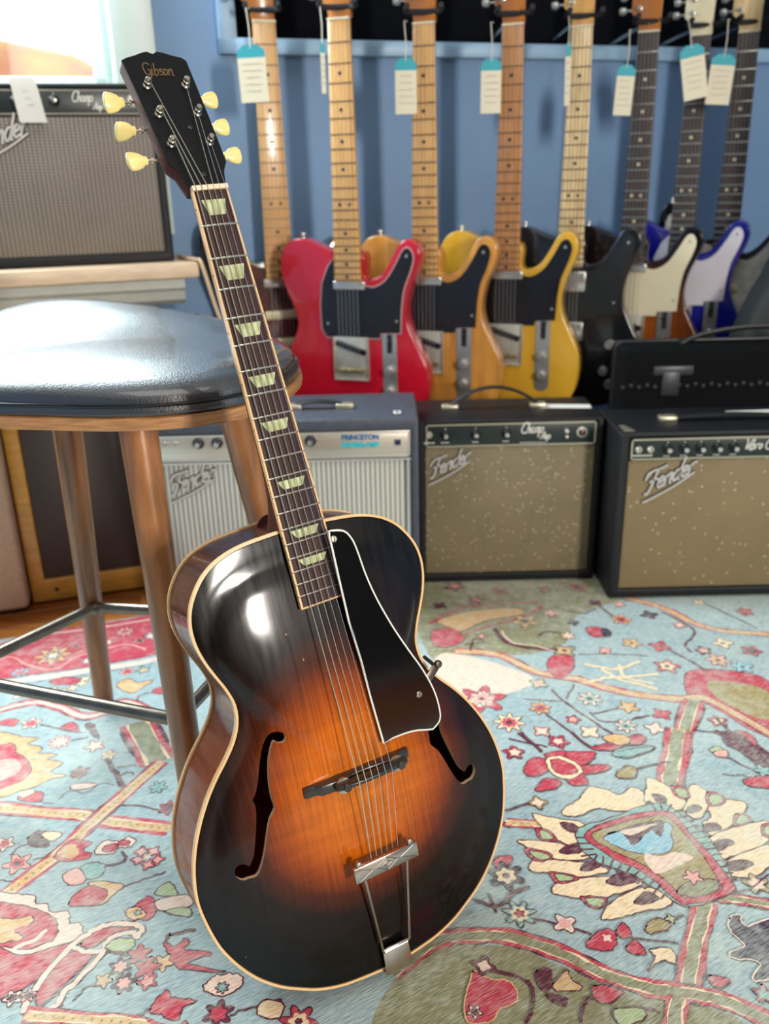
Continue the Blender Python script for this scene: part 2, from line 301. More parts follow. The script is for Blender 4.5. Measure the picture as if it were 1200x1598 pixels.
# ---------------------------------------------------------------- rug
RUG=[('p','k',[(0.083,1.806),(0.501,1.767),(0.517,1.676),(0.397,1.6),(0.35,1.49),(0.272,1.448),(0.158,1.453),(0.078,1.457)],''),
('p','h',[(0.1,1.456),(0.2,1.418),(0.267,1.353),(0.196,1.307),(0.143,1.254),(0.087,1.331)],''),
('p','k',[(-0.028,0.677),(0.006,0.741),(0.066,0.777),(0.095,0.776),(0.139,0.775),(0.189,0.749),(0.234,0.722),(0.278,0.702),(0.33,0.691),(0.374,0.666),(0.349,0.604),(-0.028,0.613)],''),
('p','r',[(0.542,1.361),(0.592,1.379),(0.683,1.334),(0.616,1.176),(0.551,1.264),(0.524,1.293)],'m'),
('p','o',[(0.583,1.339),(0.666,1.306),(0.629,1.217),(0.571,1.291)],''),
('p','r',[(-0.882,1.518),(-0.782,1.54),(-0.733,1.577),(-0.588,1.617),(-0.496,1.648),(-0.254,1.735),(-0.239,1.599),(-0.452,1.48),(-0.572,1.44),(-0.726,1.402),(-0.819,1.383)],''),
('s','h',[(-0.812,1.367),(-0.72,1.388),(-0.567,1.427),(-0.448,1.463),(-0.235,1.568)],0.0144),
('s','m',[(-0.819,1.383),(-0.726,1.402),(-0.572,1.44),(-0.452,1.48)],0.0023),
('s','m',[(-0.804,1.351),(-0.714,1.372),(-0.563,1.412),(-0.444,1.446)],0.0015),
('s','h',[(-0.875,1.503),(-0.776,1.525),(-0.728,1.562),(-0.583,1.599),(-0.492,1.629)],0.0049),
('s','p',[(-0.772,1.464),(-0.738,1.483),(-0.695,1.454),(-0.638,1.432),(-0.608,1.477),(-0.566,1.503),(-0.521,1.522),(-0.478,1.499)],0.0039),
('f','g',[(-0.656,1.485)],0.0365,8,'r','m'),
('f','t',[(-0.656,1.485)],0.0173,6,'c','m'),
('f','h',[(-0.539,1.575)],0.0188,8,'r','m'),
('f','b',[(-0.697,1.425)],0.0189,8,'r','m'),
('f','b',[(-0.481,1.554)],0.0154,6,'h','m'),
('f','b',[(-0.581,1.461)],0.0128,6,'c','m'),
('f','p',[(-0.749,1.512)],0.0174,6,'r','m'),
('f','p',[(-0.622,1.52)],0.0116,5,'m','m'),
('f','p',[(-0.563,1.532)],0.0139,6,'h','m'),
('f','p',[(-0.499,1.536)],0.0138,6,'m','m'),
('p','r',[(-0.63,1.39),(-0.608,1.404),(-0.575,1.398),(-0.582,1.379),(-0.609,1.377)],'m'),
('f','c',[(-0.613,1.362)],0.0108,4,'c','m'),
('f','c',[(-0.593,1.355)],0.0107,4,'c','m'),
('f','c',[(-0.578,1.366)],0.0108,4,'c','m'),
('f','c',[(-0.566,1.381)],0.0108,4,'c','m'),
('f','c',[(-0.565,1.396)],0.0109,4,'c','m'),
('f','p',[(-0.493,1.419)],0.0159,5,'r','m'),
('f','t',[(-0.463,1.423)],0.0144,5,'g','m'),
('f','h',[(-0.663,1.352)],0.0218,5,'p','m'),
('p','g',[(-0.499,1.369),(-0.486,1.393),(-0.462,1.38),(-0.437,1.388),(-0.446,1.367),(-0.466,1.344)],'m'),
('p','r',[(-0.429,1.348),(-0.416,1.362),(-0.409,1.338)],'m'),
('s','m',[(-0.447,1.32),(-0.448,1.337),(-0.424,1.345)],0.0031),
('s','m',[(-0.71,1.286),(-0.652,1.317),(-0.619,1.321),(-0.572,1.299),(-0.526,1.273),(-0.49,1.29),(-0.478,1.315),(-0.45,1.308),(-0.403,1.273)],0.0221),
('s','r',[(-0.71,1.286),(-0.652,1.317),(-0.619,1.321),(-0.572,1.299),(-0.526,1.273),(-0.49,1.29),(-0.478,1.315),(-0.45,1.308),(-0.403,1.273)],0.0199),
('s','h',[(-0.71,1.286),(-0.652,1.317),(-0.619,1.321),(-0.572,1.299),(-0.526,1.273),(-0.49,1.29),(-0.478,1.315),(-0.45,1.308),(-0.403,1.273)],0.0093),
('s','m',[(-0.432,1.253),(-0.369,1.143)],0.0618),
('s','r',[(-0.432,1.253),(-0.369,1.143)],0.0583),
('s','c',[(-0.432,1.253),(-0.369,1.143)],0.035),
('s','k',[(-0.432,1.253),(-0.369,1.143)],0.0292),
('t','k',[(-0.432,1.253),(-0.369,1.143)],0.0093),
('s','m',[(-0.601,1.048),(-0.513,1.031),(-0.447,1.022),(-0.418,1.01),(-0.318,0.99)],0.0286),
('s','r',[(-0.601,1.048),(-0.513,1.031),(-0.447,1.022),(-0.418,1.01),(-0.318,0.99)],0.027),
('s','c',[(-0.601,1.048),(-0.513,1.031),(-0.447,1.022),(-0.418,1.01),(-0.318,0.99)],0.0162),
('s','g',[(-0.601,1.048),(-0.513,1.031),(-0.447,1.022),(-0.418,1.01),(-0.318,0.99)],0.0135),
('t','k',[(-0.601,1.048),(-0.513,1.031),(-0.447,1.022),(-0.418,1.01),(-0.318,0.99)],0.0043),
('s','m',[(-0.363,1.146),(-0.431,1.01),(-0.459,0.948),(-0.499,0.884),(-0.518,0.849)],0.0254),
('s','r',[(-0.363,1.146),(-0.431,1.01),(-0.459,0.948),(-0.499,0.884),(-0.518,0.849)],0.024),
('s','c',[(-0.363,1.146),(-0.431,1.01),(-0.459,0.948),(-0.499,0.884),(-0.518,0.849)],0.0144),
('s','g',[(-0.363,1.146),(-0.431,1.01),(-0.459,0.948),(-0.499,0.884),(-0.518,0.849)],0.012),
('t','k',[(-0.363,1.146),(-0.431,1.01),(-0.459,0.948),(-0.499,0.884),(-0.518,0.849)],0.0038),
('p','r',[(-0.464,0.938),(-0.452,0.972),(-0.421,0.967),(-0.428,0.953),(-0.413,0.942),(-0.427,0.931)],'m'),
('p','g',[(-0.462,0.944),(-0.448,0.964),(-0.432,0.947),(-0.441,0.937)],''),
('p','g',[(-0.669,1.226),(-0.633,1.227),(-0.612,1.218),(-0.585,1.214),(-0.598,1.2),(-0.569,1.187),(-0.569,1.173),(-0.538,1.169),(-0.55,1.156),(-0.523,1.146),(-0.533,1.125),(-0.506,1.114),(-0.529,1.105),(-0.544,1.09),(-0.563,1.081),(-0.606,1.075)],'m'),
('p','r',[(-0.65,1.182),(-0.623,1.2),(-0.607,1.177),(-0.575,1.148),(-0.566,1.116),(-0.582,1.096),(-0.611,1.088)],'m'),
('p','p',[(-0.631,1.15),(-0.607,1.16),(-0.585,1.138),(-0.59,1.117),(-0.613,1.108)],''),
('f','m',[(-0.488,1.123)],0.0177,5,'r',''),
('f','r',[(-0.487,1.12)],0.014,5,'m','m'),
('p','h',[(-0.489,1.083),(-0.486,1.095),(-0.449,1.093),(-0.466,1.081)],'m'),
('s','m',[(-0.499,1.06),(-0.487,1.078),(-0.463,1.072),(-0.446,1.094),(-0.425,1.088)],0.0018),
('s','m',[(-0.46,1.163),(-0.436,1.127),(-0.407,1.083)],0.009),
('s','m',[(-0.431,1.131),(-0.402,1.136)],0.0037),
('s','m',[(-0.422,1.111),(-0.41,1.118),(-0.399,1.114)],0.0032),
('p','r',[(-0.559,1.24),(-0.543,1.259),(-0.522,1.228)],'m'),
('p','m',[(-0.519,1.249),(-0.504,1.25),(-0.483,1.21),(-0.497,1.218)],'m'),
('s','m',[(-0.596,1.252),(-0.518,1.226)],0.0032),
('f','h',[(-0.614,1.257)],0.0186,5,'r','m'),
('p','r',[(-0.672,1.259),(-0.659,1.273),(-0.638,1.266),(-0.642,1.249)],'m'),
('f','h',[(-0.546,1.202)],0.0194,9,'h','r'),
('f','p',[(-0.484,1.189)],0.0175,5,'h','m'),
('f','h',[(-0.454,1.164)],0.0142,5,'g','m'),
('s','m',[(-0.528,1.205),(-0.503,1.213)],0.0031),
('p','r',[(-0.562,1.062),(-0.552,1.078),(-0.528,1.075),(-0.527,1.054)],'m'),
('p','c',[(-0.564,1.076),(-0.553,1.081),(-0.542,1.078),(-0.554,1.066)],''),
('s','m',[(-0.526,1.054),(-0.503,1.049)],0.0018),
('p','m',[(-0.514,0.976),(-0.507,0.991),(-0.488,0.988),(-0.479,0.961),(-0.505,0.963)],'m'),
('p','c',[(-0.499,0.984),(-0.486,0.99),(-0.468,0.985),(-0.478,0.97)],'m'),
('s','m',[(-0.526,0.945),(-0.52,0.96),(-0.509,0.967)],0.0031),
('f','p',[(-0.51,0.929)],0.0208,5,'r','m'),
('f','h',[(-0.543,0.967)],0.0152,5,'r','m'),
('s','m',[(-0.492,0.934),(-0.48,0.94)],0.002),
('s','m',[(-0.525,0.901),(-0.504,0.897)],0.002),
('p','h',[(-0.412,0.947),(-0.407,0.962),(-0.397,0.97),(-0.381,0.966),(-0.372,0.976),(-0.359,0.968),(-0.364,0.956),(-0.378,0.954),(-0.384,0.944),(-0.398,0.942)],'m'),
('p','r',[(-0.401,0.951),(-0.398,0.96),(-0.386,0.962),(-0.381,0.954),(-0.392,0.946)],'m'),
('p','r',[(-0.383,0.96),(-0.379,0.969),(-0.368,0.967),(-0.368,0.959)],'m'),
('s','m',[(-0.374,0.949),(-0.364,0.928),(-0.39,0.922)],0.0049),
('f','r',[(-0.32,0.93)],0.0109,4,'p','m'),
('f','r',[(-0.331,0.921)],0.0109,4,'p','m'),
('f','r',[(-0.347,0.931)],0.011,4,'p','m'),
('f','r',[(-0.346,0.946)],0.0111,4,'p','m'),
('f','r',[(-0.329,0.946)],0.011,4,'p','m'),
('f','h',[(-0.335,0.935)],0.0065,5,'h',''),
('p','t',[(-0.422,0.917),(-0.409,0.928),(-0.389,0.922),(-0.389,0.902),(-0.408,0.898)],'m'),
('p','p',[(-0.44,0.906),(-0.424,0.918),(-0.407,0.894),(-0.427,0.888)],'m'),
('p','g',[(-0.402,0.888),(-0.392,0.893),(-0.354,0.886),(-0.365,0.867),(-0.374,0.852),(-0.387,0.866)],'m'),
('p','r',[(-0.416,0.855),(-0.404,0.884),(-0.373,0.877),(-0.378,0.854)],'m'),
('s','m',[(-0.353,0.884),(-0.323,0.898),(-0.304,0.907)],0.0028),
('f','t',[(-0.355,1.081)],0.0154,6,'t','m'),
('f','r',[(-0.328,1.034)],0.0164,6,'m','m'),
('s','m',[(-0.403,1.042),(-0.374,1.04),(-0.343,1.03)],0.0035),
('p','h',[(-0.522,0.872),(-0.495,0.874),(-0.466,0.872),(-0.458,0.857),(-0.444,0.857),(-0.434,0.844),(-0.412,0.844),(-0.404,0.825),(-0.393,0.825),(-0.383,0.805),(-0.401,0.793),(-0.435,0.78),(-0.484,0.781)],'m'),
('p','r',[(-0.515,0.856),(-0.477,0.856),(-0.445,0.843),(-0.425,0.832),(-0.415,0.812),(-0.42,0.796),(-0.45,0.786),(-0.47,0.792),(-0.489,0.792)],'m'),
('p','g',[(-0.506,0.833),(-0.479,0.834),(-0.456,0.837),(-0.454,0.823),(-0.469,0.814),(-0.454,0.804),(-0.47,0.798),(-0.491,0.797)],'m'),
('s','h',[(-0.461,0.788),(-0.44,0.8),(-0.43,0.816)],0.0056),
('s','r',[(-0.469,0.814),(-0.455,0.82),(-0.436,0.818)],0.0069),
('p','r',[(-0.488,0.79),(-0.447,0.779),(-0.395,0.793),(-0.4,0.774),(-0.421,0.737),(-0.442,0.726),(-0.459,0.72)],'m'),
('p','r',[(-0.38,0.792),(-0.366,0.814),(-0.33,0.817),(-0.33,0.809),(-0.355,0.797),(-0.363,0.788)],'m'),
('p','m',[(-0.408,0.742),(-0.397,0.78),(-0.359,0.782),(-0.376,0.741),(-0.398,0.707),(-0.407,0.712),(-0.412,0.731)],''),
('p','r',[(-0.405,0.74),(-0.394,0.777),(-0.363,0.779),(-0.378,0.744),(-0.398,0.713),(-0.404,0.714),(-0.409,0.729)],''),
('s','m',[(-0.417,0.705),(-0.412,0.739),(-0.392,0.789),(-0.373,0.811),(-0.352,0.822),(-0.325,0.821),(-0.311,0.812),(-0.315,0.801)],0.0093),
('s','m',[(-0.315,0.801),(-0.327,0.809),(-0.348,0.799),(-0.35,0.779),(-0.365,0.747),(-0.378,0.726),(-0.381,0.708),(-0.406,0.701),(-0.417,0.705)],0.009),
('s','h',[(-0.417,0.705),(-0.412,0.739),(-0.392,0.789),(-0.373,0.811),(-0.352,0.822),(-0.325,0.821),(-0.311,0.812),(-0.315,0.801)],0.007),
('s','h',[(-0.315,0.801),(-0.327,0.809),(-0.348,0.799),(-0.35,0.779),(-0.365,0.747),(-0.378,0.726),(-0.381,0.708),(-0.406,0.701),(-0.417,0.705)],0.0066),
('s','h',[(-0.389,0.789),(-0.372,0.782),(-0.351,0.782)],0.0054),
('p','r',[(-0.332,0.848),(-0.318,0.865),(-0.304,0.856),(-0.302,0.835),(-0.31,0.825),(-0.32,0.832)],'m'),
('p','g',[(-0.34,0.843),(-0.327,0.849),(-0.313,0.838),(-0.319,0.828),(-0.334,0.832)],'m'),
('f','t',[(-0.323,0.839)],0.0055,5,'t','m'),
('p','h',[(-0.305,0.858),(-0.268,0.866),(-0.257,0.849),(-0.293,0.84)],'m'),
('p','l',[(-0.31,0.869),(-0.295,0.889),(-0.279,0.866)],'m'),
('p','l',[(-0.291,0.84),(-0.261,0.845),(-0.258,0.831)],'m'),
('s','m',[(-0.276,0.792),(-0.276,0.802),(-0.266,0.805),(-0.244,0.811)],0.0047),
('p','r',[(-0.28,0.792),(-0.265,0.786),(-0.254,0.798),(-0.249,0.79),(-0.252,0.781),(-0.218,0.774),(-0.244,0.762),(-0.196,0.748),(-0.253,0.754),(-0.27,0.774)],'m'),
('f','r',[(-0.305,0.776)],0.0153,5,'r','m'),
('f','g',[(-0.274,0.763)],0.0134,5,'g','m'),
('f','n',[(-0.323,0.759)],0.0147,6,'p','m'),
('f','n',[(-0.313,0.736)],0.015,6,'p','m'),
('f','r',[(-0.291,0.756)],0.0169,5,'r','m'),
('f','r',[(-0.286,0.738)],0.0127,5,'p','m'),
('f','g',[(-0.338,0.74)],0.0111,5,'g','m'),
('s','m',[(-0.344,0.735),(-0.355,0.731),(-0.365,0.715)],0.0026),
('s','m',[(-0.346,0.781),(-0.329,0.777),(-0.318,0.775)],0.0036),
('p','r',[(-0.275,0.701),(-0.269,0.716),(-0.26,0.725),(-0.251,0.715),(-0.224,0.711),(-0.239,0.702),(-0.241,0.687),(-0.266,0.696)],'m'),
('s','m',[(-0.292,0.692),(-0.275,0.701)],0.0034),
('p','h',[(-0.22,0.729),(-0.213,0.741),(-0.196,0.746),(-0.178,0.742),(-0.178,0.727),(-0.198,0.716),(-0.215,0.721)],'m'),
('f','t',[(-0.198,0.727)],0.0084,7,'t','m'),
('s','m',[(-0.412,0.698),(-0.355,0.692),(-0.29,0.685),(-0.254,0.671)],0.0204),
('s','r',[(-0.412,0.698),(-0.355,0.692),(-0.29,0.685),(-0.254,0.671)],0.0192),
('s','c',[(-0.412,0.698),(-0.355,0.692),(-0.29,0.685),(-0.254,0.671)],0.0115),
('s','g',[(-0.412,0.698),(-0.355,0.692),(-0.29,0.685),(-0.254,0.671)],0.0096),
('t','k',[(-0.412,0.698),(-0.355,0.692),(-0.29,0.685),(-0.254,0.671)],0.0031),
('f','m',[(-0.197,0.694)],0.0182,6,'r','m'),
('s','m',[(-0.183,0.692),(-0.156,0.702),(-0.128,0.709)],0.0028),
('p','l',[(-0.348,0.79),(-0.336,0.8),(-0.316,0.796),(-0.32,0.781),(-0.343,0.782)],'m'),
('f','h',[(-0.435,0.72)],0.0118,5,'m','m'),
('f','p',[(-0.418,0.723)],0.01,5,'m','m'),
('f','r',[(-0.231,0.673)],0.0137,5,'h','m'),
('f','r',[(-0.371,0.669)],0.017,6,'g','m'),
('p','c',[(-0.147,0.71),(-0.125,0.704),(-0.13,0.686),(-0.154,0.692)],'m'),
('f','r',[(-0.107,0.682)],0.0217,6,'c','m'),
('p','g',[(0.103,1.588),(0.175,1.627),(0.272,1.636),(0.283,1.608),(0.202,1.583),(0.152,1.542),(0.132,1.555)],'m'),
('s','r',[(0.084,1.576),(0.164,1.645),(0.282,1.66),(0.327,1.665)],0.0056),
('s','r',[(0.154,1.529),(0.212,1.564),(0.285,1.599),(0.338,1.65)],0.0049),
('p','r',[(0.088,1.541),(0.114,1.556),(0.137,1.549),(0.153,1.511),(0.12,1.482),(0.091,1.49)],'m'),
('s','m',[(0.13,1.466),(0.214,1.445),(0.272,1.383),(0.344,1.354),(0.409,1.312),(0.496,1.285),(0.556,1.278),(0.628,1.16)],0.0212),
('s','r',[(0.13,1.466),(0.214,1.445),(0.272,1.383),(0.344,1.354),(0.409,1.312),(0.496,1.285),(0.556,1.278),(0.628,1.16)],0.02),
('s','c',[(0.13,1.466),(0.214,1.445),(0.272,1.383),(0.344,1.354),(0.409,1.312),(0.496,1.285),(0.556,1.278),(0.628,1.16)],0.012),
('s','g',[(0.13,1.466),(0.214,1.445),(0.272,1.383),(0.344,1.354),(0.409,1.312),(0.496,1.285),(0.556,1.278),(0.628,1.16)],0.01),
('t','k',[(0.13,1.466),(0.214,1.445),(0.272,1.383),(0.344,1.354),(0.409,1.312),(0.496,1.285),(0.556,1.278),(0.628,1.16)],0.0032),
('s','m',[(0.516,1.673),(0.584,1.62),(0.646,1.53),(0.775,1.496)],0.0186),
('s','r',[(0.516,1.673),(0.584,1.62),(0.646,1.53),(0.775,1.496)],0.0175),
('s','c',[(0.516,1.673),(0.584,1.62),(0.646,1.53),(0.775,1.496)],0.0105),
('s','g',[(0.516,1.673),(0.584,1.62),(0.646,1.53),(0.775,1.496)],0.0088),
('t','k',[(0.516,1.673),(0.584,1.62),(0.646,1.53),(0.775,1.496)],0.0028),
('s','m',[(0.53,1.279),(0.47,1.166),(0.426,1.071),(0.397,1.018)],0.0369),
('s','r',[(0.53,1.279),(0.47,1.166),(0.426,1.071),(0.397,1.018)],0.0348),
('s','c',[(0.53,1.279),(0.47,1.166),(0.426,1.071),(0.397,1.018)],0.0209),
('s','k',[(0.53,1.279),(0.47,1.166),(0.426,1.071),(0.397,1.018)],0.0174),
('t','k',[(0.53,1.279),(0.47,1.166),(0.426,1.071),(0.397,1.018)],0.0056),
('p','r',[(0.296,1.392),(0.31,1.435),(0.351,1.439),(0.343,1.39),(0.311,1.356)],'m'),
('s','m',[(0.216,1.551),(0.233,1.496),(0.276,1.47),(0.354,1.455)],0.0099),
('s','h',[(0.23,1.538),(0.244,1.493),(0.283,1.479),(0.32,1.457)],0.0037),
('s','m',[(0.15,1.488),(0.192,1.498),(0.173,1.51),(0.159,1.464)],0.0036),
('s','m',[(0.301,1.516),(0.322,1.533),(0.356,1.52)],0.0043),
('s','c',[(0.366,1.405),(0.397,1.393),(0.422,1.385),(0.474,1.411)],0.007),
('s','c',[(0.363,1.344),(0.399,1.357),(0.432,1.358),(0.494,1.365)],0.0068),
('s','c',[(0.395,1.388),(0.419,1.351),(0.447,1.335),(0.478,1.314)],0.0069),
('s','c',[(0.432,1.402),(0.431,1.356),(0.474,1.334)],0.0059),
('s','m',[(0.289,1.322),(0.322,1.256),(0.369,1.178)],0.005),
('s','m',[(0.334,1.338),(0.31,1.293)],0.0034),
('s','m',[(0.261,1.258),(0.292,1.206),(0.321,1.152)],0.0048),
('s','m',[(0.346,1.246),(0.395,1.26)],0.0032),
('s','m',[(0.237,1.296),(0.308,1.284)],0.0022),
('s','m',[(0.538,1.452),(0.564,1.412),(0.586,1.371)],0.0055),
('s','m',[(0.363,1.441),(0.431,1.44),(0.496,1.429)],0.0024),
('s','m',[(0.573,1.604),(0.614,1.525),(0.577,1.468),(0.579,1.439)],0.0046),
('s','m',[(0.342,1.251),(0.356,1.224),(0.395,1.222)],0.0027),
('s','m',[(0.673,1.64),(0.712,1.577),(0.74,1.525)],0.0041),
('s','m',[(0.211,1.196),(0.242,1.147)],0.0062),
('s','m',[(0.253,1.158),(0.194,1.181)],0.004),
('s','m',[(0.406,1.226),(0.44,1.238)],0.0043),
('s','m',[(0.45,1.638),(0.469,1.59)],0.0052),
('s','m',[(0.355,1.642),(0.404,1.606),(0.44,1.624)],0.0033),
('f','r',[(0.163,1.297)],0.0458,6,'h','m'),
('f','h',[(0.163,1.299)],0.0248,8,'p','n'),
('f','g',[(0.26,1.266)],0.0203,6,'r','m'),
('f','c',[(0.201,1.226)],0.0281,8,'r','m'),
('f','r',[(0.309,1.23)],0.0137,5,'p','m'),
('f','r',[(0.273,1.17)],0.0193,5,'h','m'),
('f','r',[(0.196,1.144)],0.0189,5,'h','m'),
('f','g',[(0.411,1.263)],0.0196,5,'g','m'),
('f','r',[(0.462,1.24)],0.0185,4,'r','m'),
('f','h',[(0.351,1.291)],0.023,7,'t','m'),
('f','h',[(0.392,1.208)],0.0201,7,'t','m'),
('f','g',[(0.476,1.478)],0.0208,5,'g','m'),
('f','r',[(0.527,1.464)],0.0221,4,'r','m'),
('f','g',[(0.481,1.575)],0.023,5,'r','m'),
('f','p',[(0.343,1.609)],0.0166,4,'p','m'),
('f','g',[(0.284,1.577)],0.0276,5,'k','m'),
('f','n',[(0.544,1.592)],0.0195,4,'n','m'),
('f','p',[(0.619,1.408)],0.0243,6,'g','m'),
('f','r',[(0.518,1.391)],0.026,5,'c','m'),
('f','c',[(0.359,1.513)],0.0159,6,'h','m'),
('f','p',[(0.418,1.452)],0.0144,4,'p','m'),
('f','c',[(0.651,1.47)],0.0214,4,'c','m'),
('f','m',[(0.604,1.444)],0.0172,5,'p','m'),
('f','r',[(0.694,1.439)],0.0213,5,'m','m'),
('f','r',[(0.548,1.216)],0.0175,5,'h','m'),
('f','g',[(0.362,1.089)],0.0158,5,'g','m'),
('f','k',[(0.34,1.456)],0.0262,4,'g','m'),
('f','n',[(0.381,1.568)],0.0139,4,'n','m'),
('f','p',[(0.495,1.642)],0.0146,4,'p','m'),
('f','b',[(0.654,1.382)],0.0218,5,'b','m'),
('f','m',[(0.446,1.652)],0.0158,4,'m','m'),
('f','r',[(0.744,1.596)],0.0189,5,'r','m'),
('f','c',[(0.664,1.643)],0.0149,4,'c','m'),
('f','p',[(0.188,1.519)],0.0097,4,'p','m'),
('f','h',[(0.438,1.2)],0.018,4,'h','m'),
('f','p',[(0.251,1.199)],0.0165,4,'h','m'),
('f','h',[(0.329,1.194)],0.0187,4,'c','m'),
('f','l',[(0.271,1.343)],0.0178,4,'p','m'),
('f','p',[(0.591,1.545)],0.0141,4,'h','m'),
('f','r',[(0.424,1.725)],0.0204,4,'m','m'),
('f','r',[(0.251,1.719)],0.0227,5,'m','m'),
('f','m',[(0.154,1.747)],0.0269,5,'r','m'),
('f','m',[(0.35,1.722)],0.0162,4,'r','m'),
('f','n',[(0.114,1.655)],0.0167,4,'m','m'),
('f','m',[(0.194,1.679)],0.0196,5,'r','m'),
('p','r',[(0.403,1.546),(0.432,1.54),(0.427,1.508),(0.404,1.511)],'m'),
('p','n',[(0.432,1.54),(0.447,1.531),(0.441,1.507),(0.427,1.508)],'m'),
('p','g',[(0.345,1.18),(0.365,1.182),(0.38,1.168),(0.368,1.156),(0.354,1.159)],'m'),
('p','r',[(0.327,1.154),(0.35,1.162),(0.367,1.152),(0.346,1.143)],'m'),
('p','r',[(0.379,1.161),(0.395,1.183),(0.412,1.183),(0.4,1.159)],'m'),
('p','t',[(0.354,1.141),(0.381,1.152),(0.415,1.154),(0.417,1.143),(0.369,1.123)],'m'),
('s','m',[(0.533,1.188),(0.562,1.162),(0.584,1.146),(0.599,1.093)],0.0118),
('s','m',[(0.546,1.225),(0.555,1.195),(0.562,1.162)],0.0055),
('p','r',[(0.549,1.179),(0.581,1.186),(0.588,1.153),(0.553,1.139)],'m'),
('s','m',[(0.496,1.193),(0.541,1.183)],0.0027),
('s','m',[(0.475,1.195),(0.441,1.113),(0.414,1.055)],0.039),
('s','r',[(0.475,1.195),(0.441,1.113),(0.414,1.055)],0.0368),
('s','c',[(0.475,1.195),(0.441,1.113),(0.414,1.055)],0.0221),
('s','k',[(0.475,1.195),(0.441,1.113),(0.414,1.055)],0.0184),
('t','k',[(0.475,1.195),(0.441,1.113),(0.414,1.055)],0.0059),
('s','m',[(0.162,0.985),(0.186,0.983),(0.212,0.979)],0.0174),
('s','r',[(0.162,0.985),(0.186,0.983),(0.212,0.979)],0.0164),
('s','c',[(0.162,0.985),(0.186,0.983),(0.212,0.979)],0.0098),
('s','g',[(0.162,0.985),(0.186,0.983),(0.212,0.979)],0.0082),
('t','k',[(0.162,0.985),(0.186,0.983),(0.212,0.979)],0.0026),
('s','m',[(0.392,0.835),(0.356,0.769),(0.329,0.713)],0.0295),
('s','r',[(0.392,0.835),(0.356,0.769),(0.329,0.713)],0.0278),
('s','c',[(0.392,0.835),(0.356,0.769),(0.329,0.713)],0.0167),
('s','k',[(0.392,0.835),(0.356,0.769),(0.329,0.713)],0.0139),
('t','k',[(0.392,0.835),(0.356,0.769),(0.329,0.713)],0.0044),
('s','m',[(0.409,0.84),(0.441,0.835),(0.485,0.822)],0.0175),
('s','r',[(0.409,0.84),(0.441,0.835),(0.485,0.822)],0.0165),
('s','c',[(0.409,0.84),(0.441,0.835),(0.485,0.822)],0.0099),
('s','k',[(0.409,0.84),(0.441,0.835),(0.485,0.822)],0.0082),
('t','k',[(0.409,0.84),(0.441,0.835),(0.485,0.822)],0.0026),
('s','m',[(-0.003,0.741),(0.051,0.784),(0.096,0.79),(0.14,0.787),(0.195,0.763),(0.237,0.734),(0.282,0.714),(0.334,0.703),(0.37,0.691),(0.422,0.656)],0.0252),
('s','r',[(-0.003,0.741),(0.051,0.784),(0.096,0.79),(0.14,0.787),(0.195,0.763),(0.237,0.734),(0.282,0.714),(0.334,0.703),(0.37,0.691),(0.422,0.656)],0.0238),
('s','c',[(-0.003,0.741),(0.051,0.784),(0.096,0.79),(0.14,0.787),(0.195,0.763),(0.237,0.734),(0.282,0.714),(0.334,0.703),(0.37,0.691),(0.422,0.656)],0.0143),
('s','k',[(-0.003,0.741),(0.051,0.784),(0.096,0.79),(0.14,0.787),(0.195,0.763),(0.237,0.734),(0.282,0.714),(0.334,0.703),(0.37,0.691),(0.422,0.656)],0.0119),
('t','k',[(-0.003,0.741),(0.051,0.784),(0.096,0.79),(0.14,0.787),(0.195,0.763),(0.237,0.734),(0.282,0.714),(0.334,0.703),(0.37,0.691),(0.422,0.656)],0.0038),
('s','m',[(0.314,0.7),(0.295,0.659),(0.273,0.606)],0.0269),
('s','r',[(0.314,0.7),(0.295,0.659),(0.273,0.606)],0.0254),
('s','c',[(0.314,0.7),(0.295,0.659),(0.273,0.606)],0.0152),
('s','k',[(0.314,0.7),(0.295,0.659),(0.273,0.606)],0.0127),
('t','k',[(0.314,0.7),(0.295,0.659),(0.273,0.606)],0.0041),
('p','c',[(0.277,1.033),(0.297,1.057),(0.321,1.05),(0.337,1.039),(0.359,1.054),(0.374,1.043),(0.371,1.019),(0.345,1.004),(0.317,1.005),(0.297,1.011),(0.273,0.996),(0.248,0.996),(0.246,1.007),(0.264,1.022)],'m'),
('p','c',[(0.389,1.076),(0.409,1.061),(0.43,1.021),(0.412,1.002),(0.392,1.007),(0.379,1.021),(0.368,1.023),(0.38,1.051)],'m'),
('p','c',[(0.45,1.057),(0.467,1.037),(0.448,0.995),(0.431,0.984),(0.42,1.001),(0.434,1.027)],'m'),
('p','c',[(0.465,1.022),(0.515,1.013),(0.484,0.974),(0.46,0.96),(0.439,0.95),(0.438,0.975),(0.452,0.985)],'m'),
('p','c',[(0.436,0.945),(0.478,0.964),(0.531,0.975),(0.513,0.948),(0.512,0.934),(0.451,0.909),(0.432,0.904),(0.426,0.919)],'m'),
('p','c',[(0.436,0.899),(0.508,0.929),(0.505,0.902),(0.477,0.877),(0.447,0.873),(0.434,0.882)],'m'),
('p','c',[(0.202,1.003),(0.223,0.995),(0.269,0.981),(0.27,0.961),(0.246,0.938),(0.222,0.953),(0.21,0.978)],'m'),
('p','c',[(0.176,0.95),(0.224,0.944),(0.258,0.929),(0.268,0.915),(0.234,0.91),(0.203,0.921),(0.179,0.94)],'m'),
('p','c',[(0.181,0.894),(0.192,0.912),(0.234,0.909),(0.271,0.901),(0.283,0.888),(0.244,0.88),(0.213,0.886)],'m'),
('p','c',[(0.202,0.856),(0.22,0.873),(0.279,0.88),(0.321,0.87),(0.305,0.858),(0.264,0.844),(0.227,0.847)],'m'),
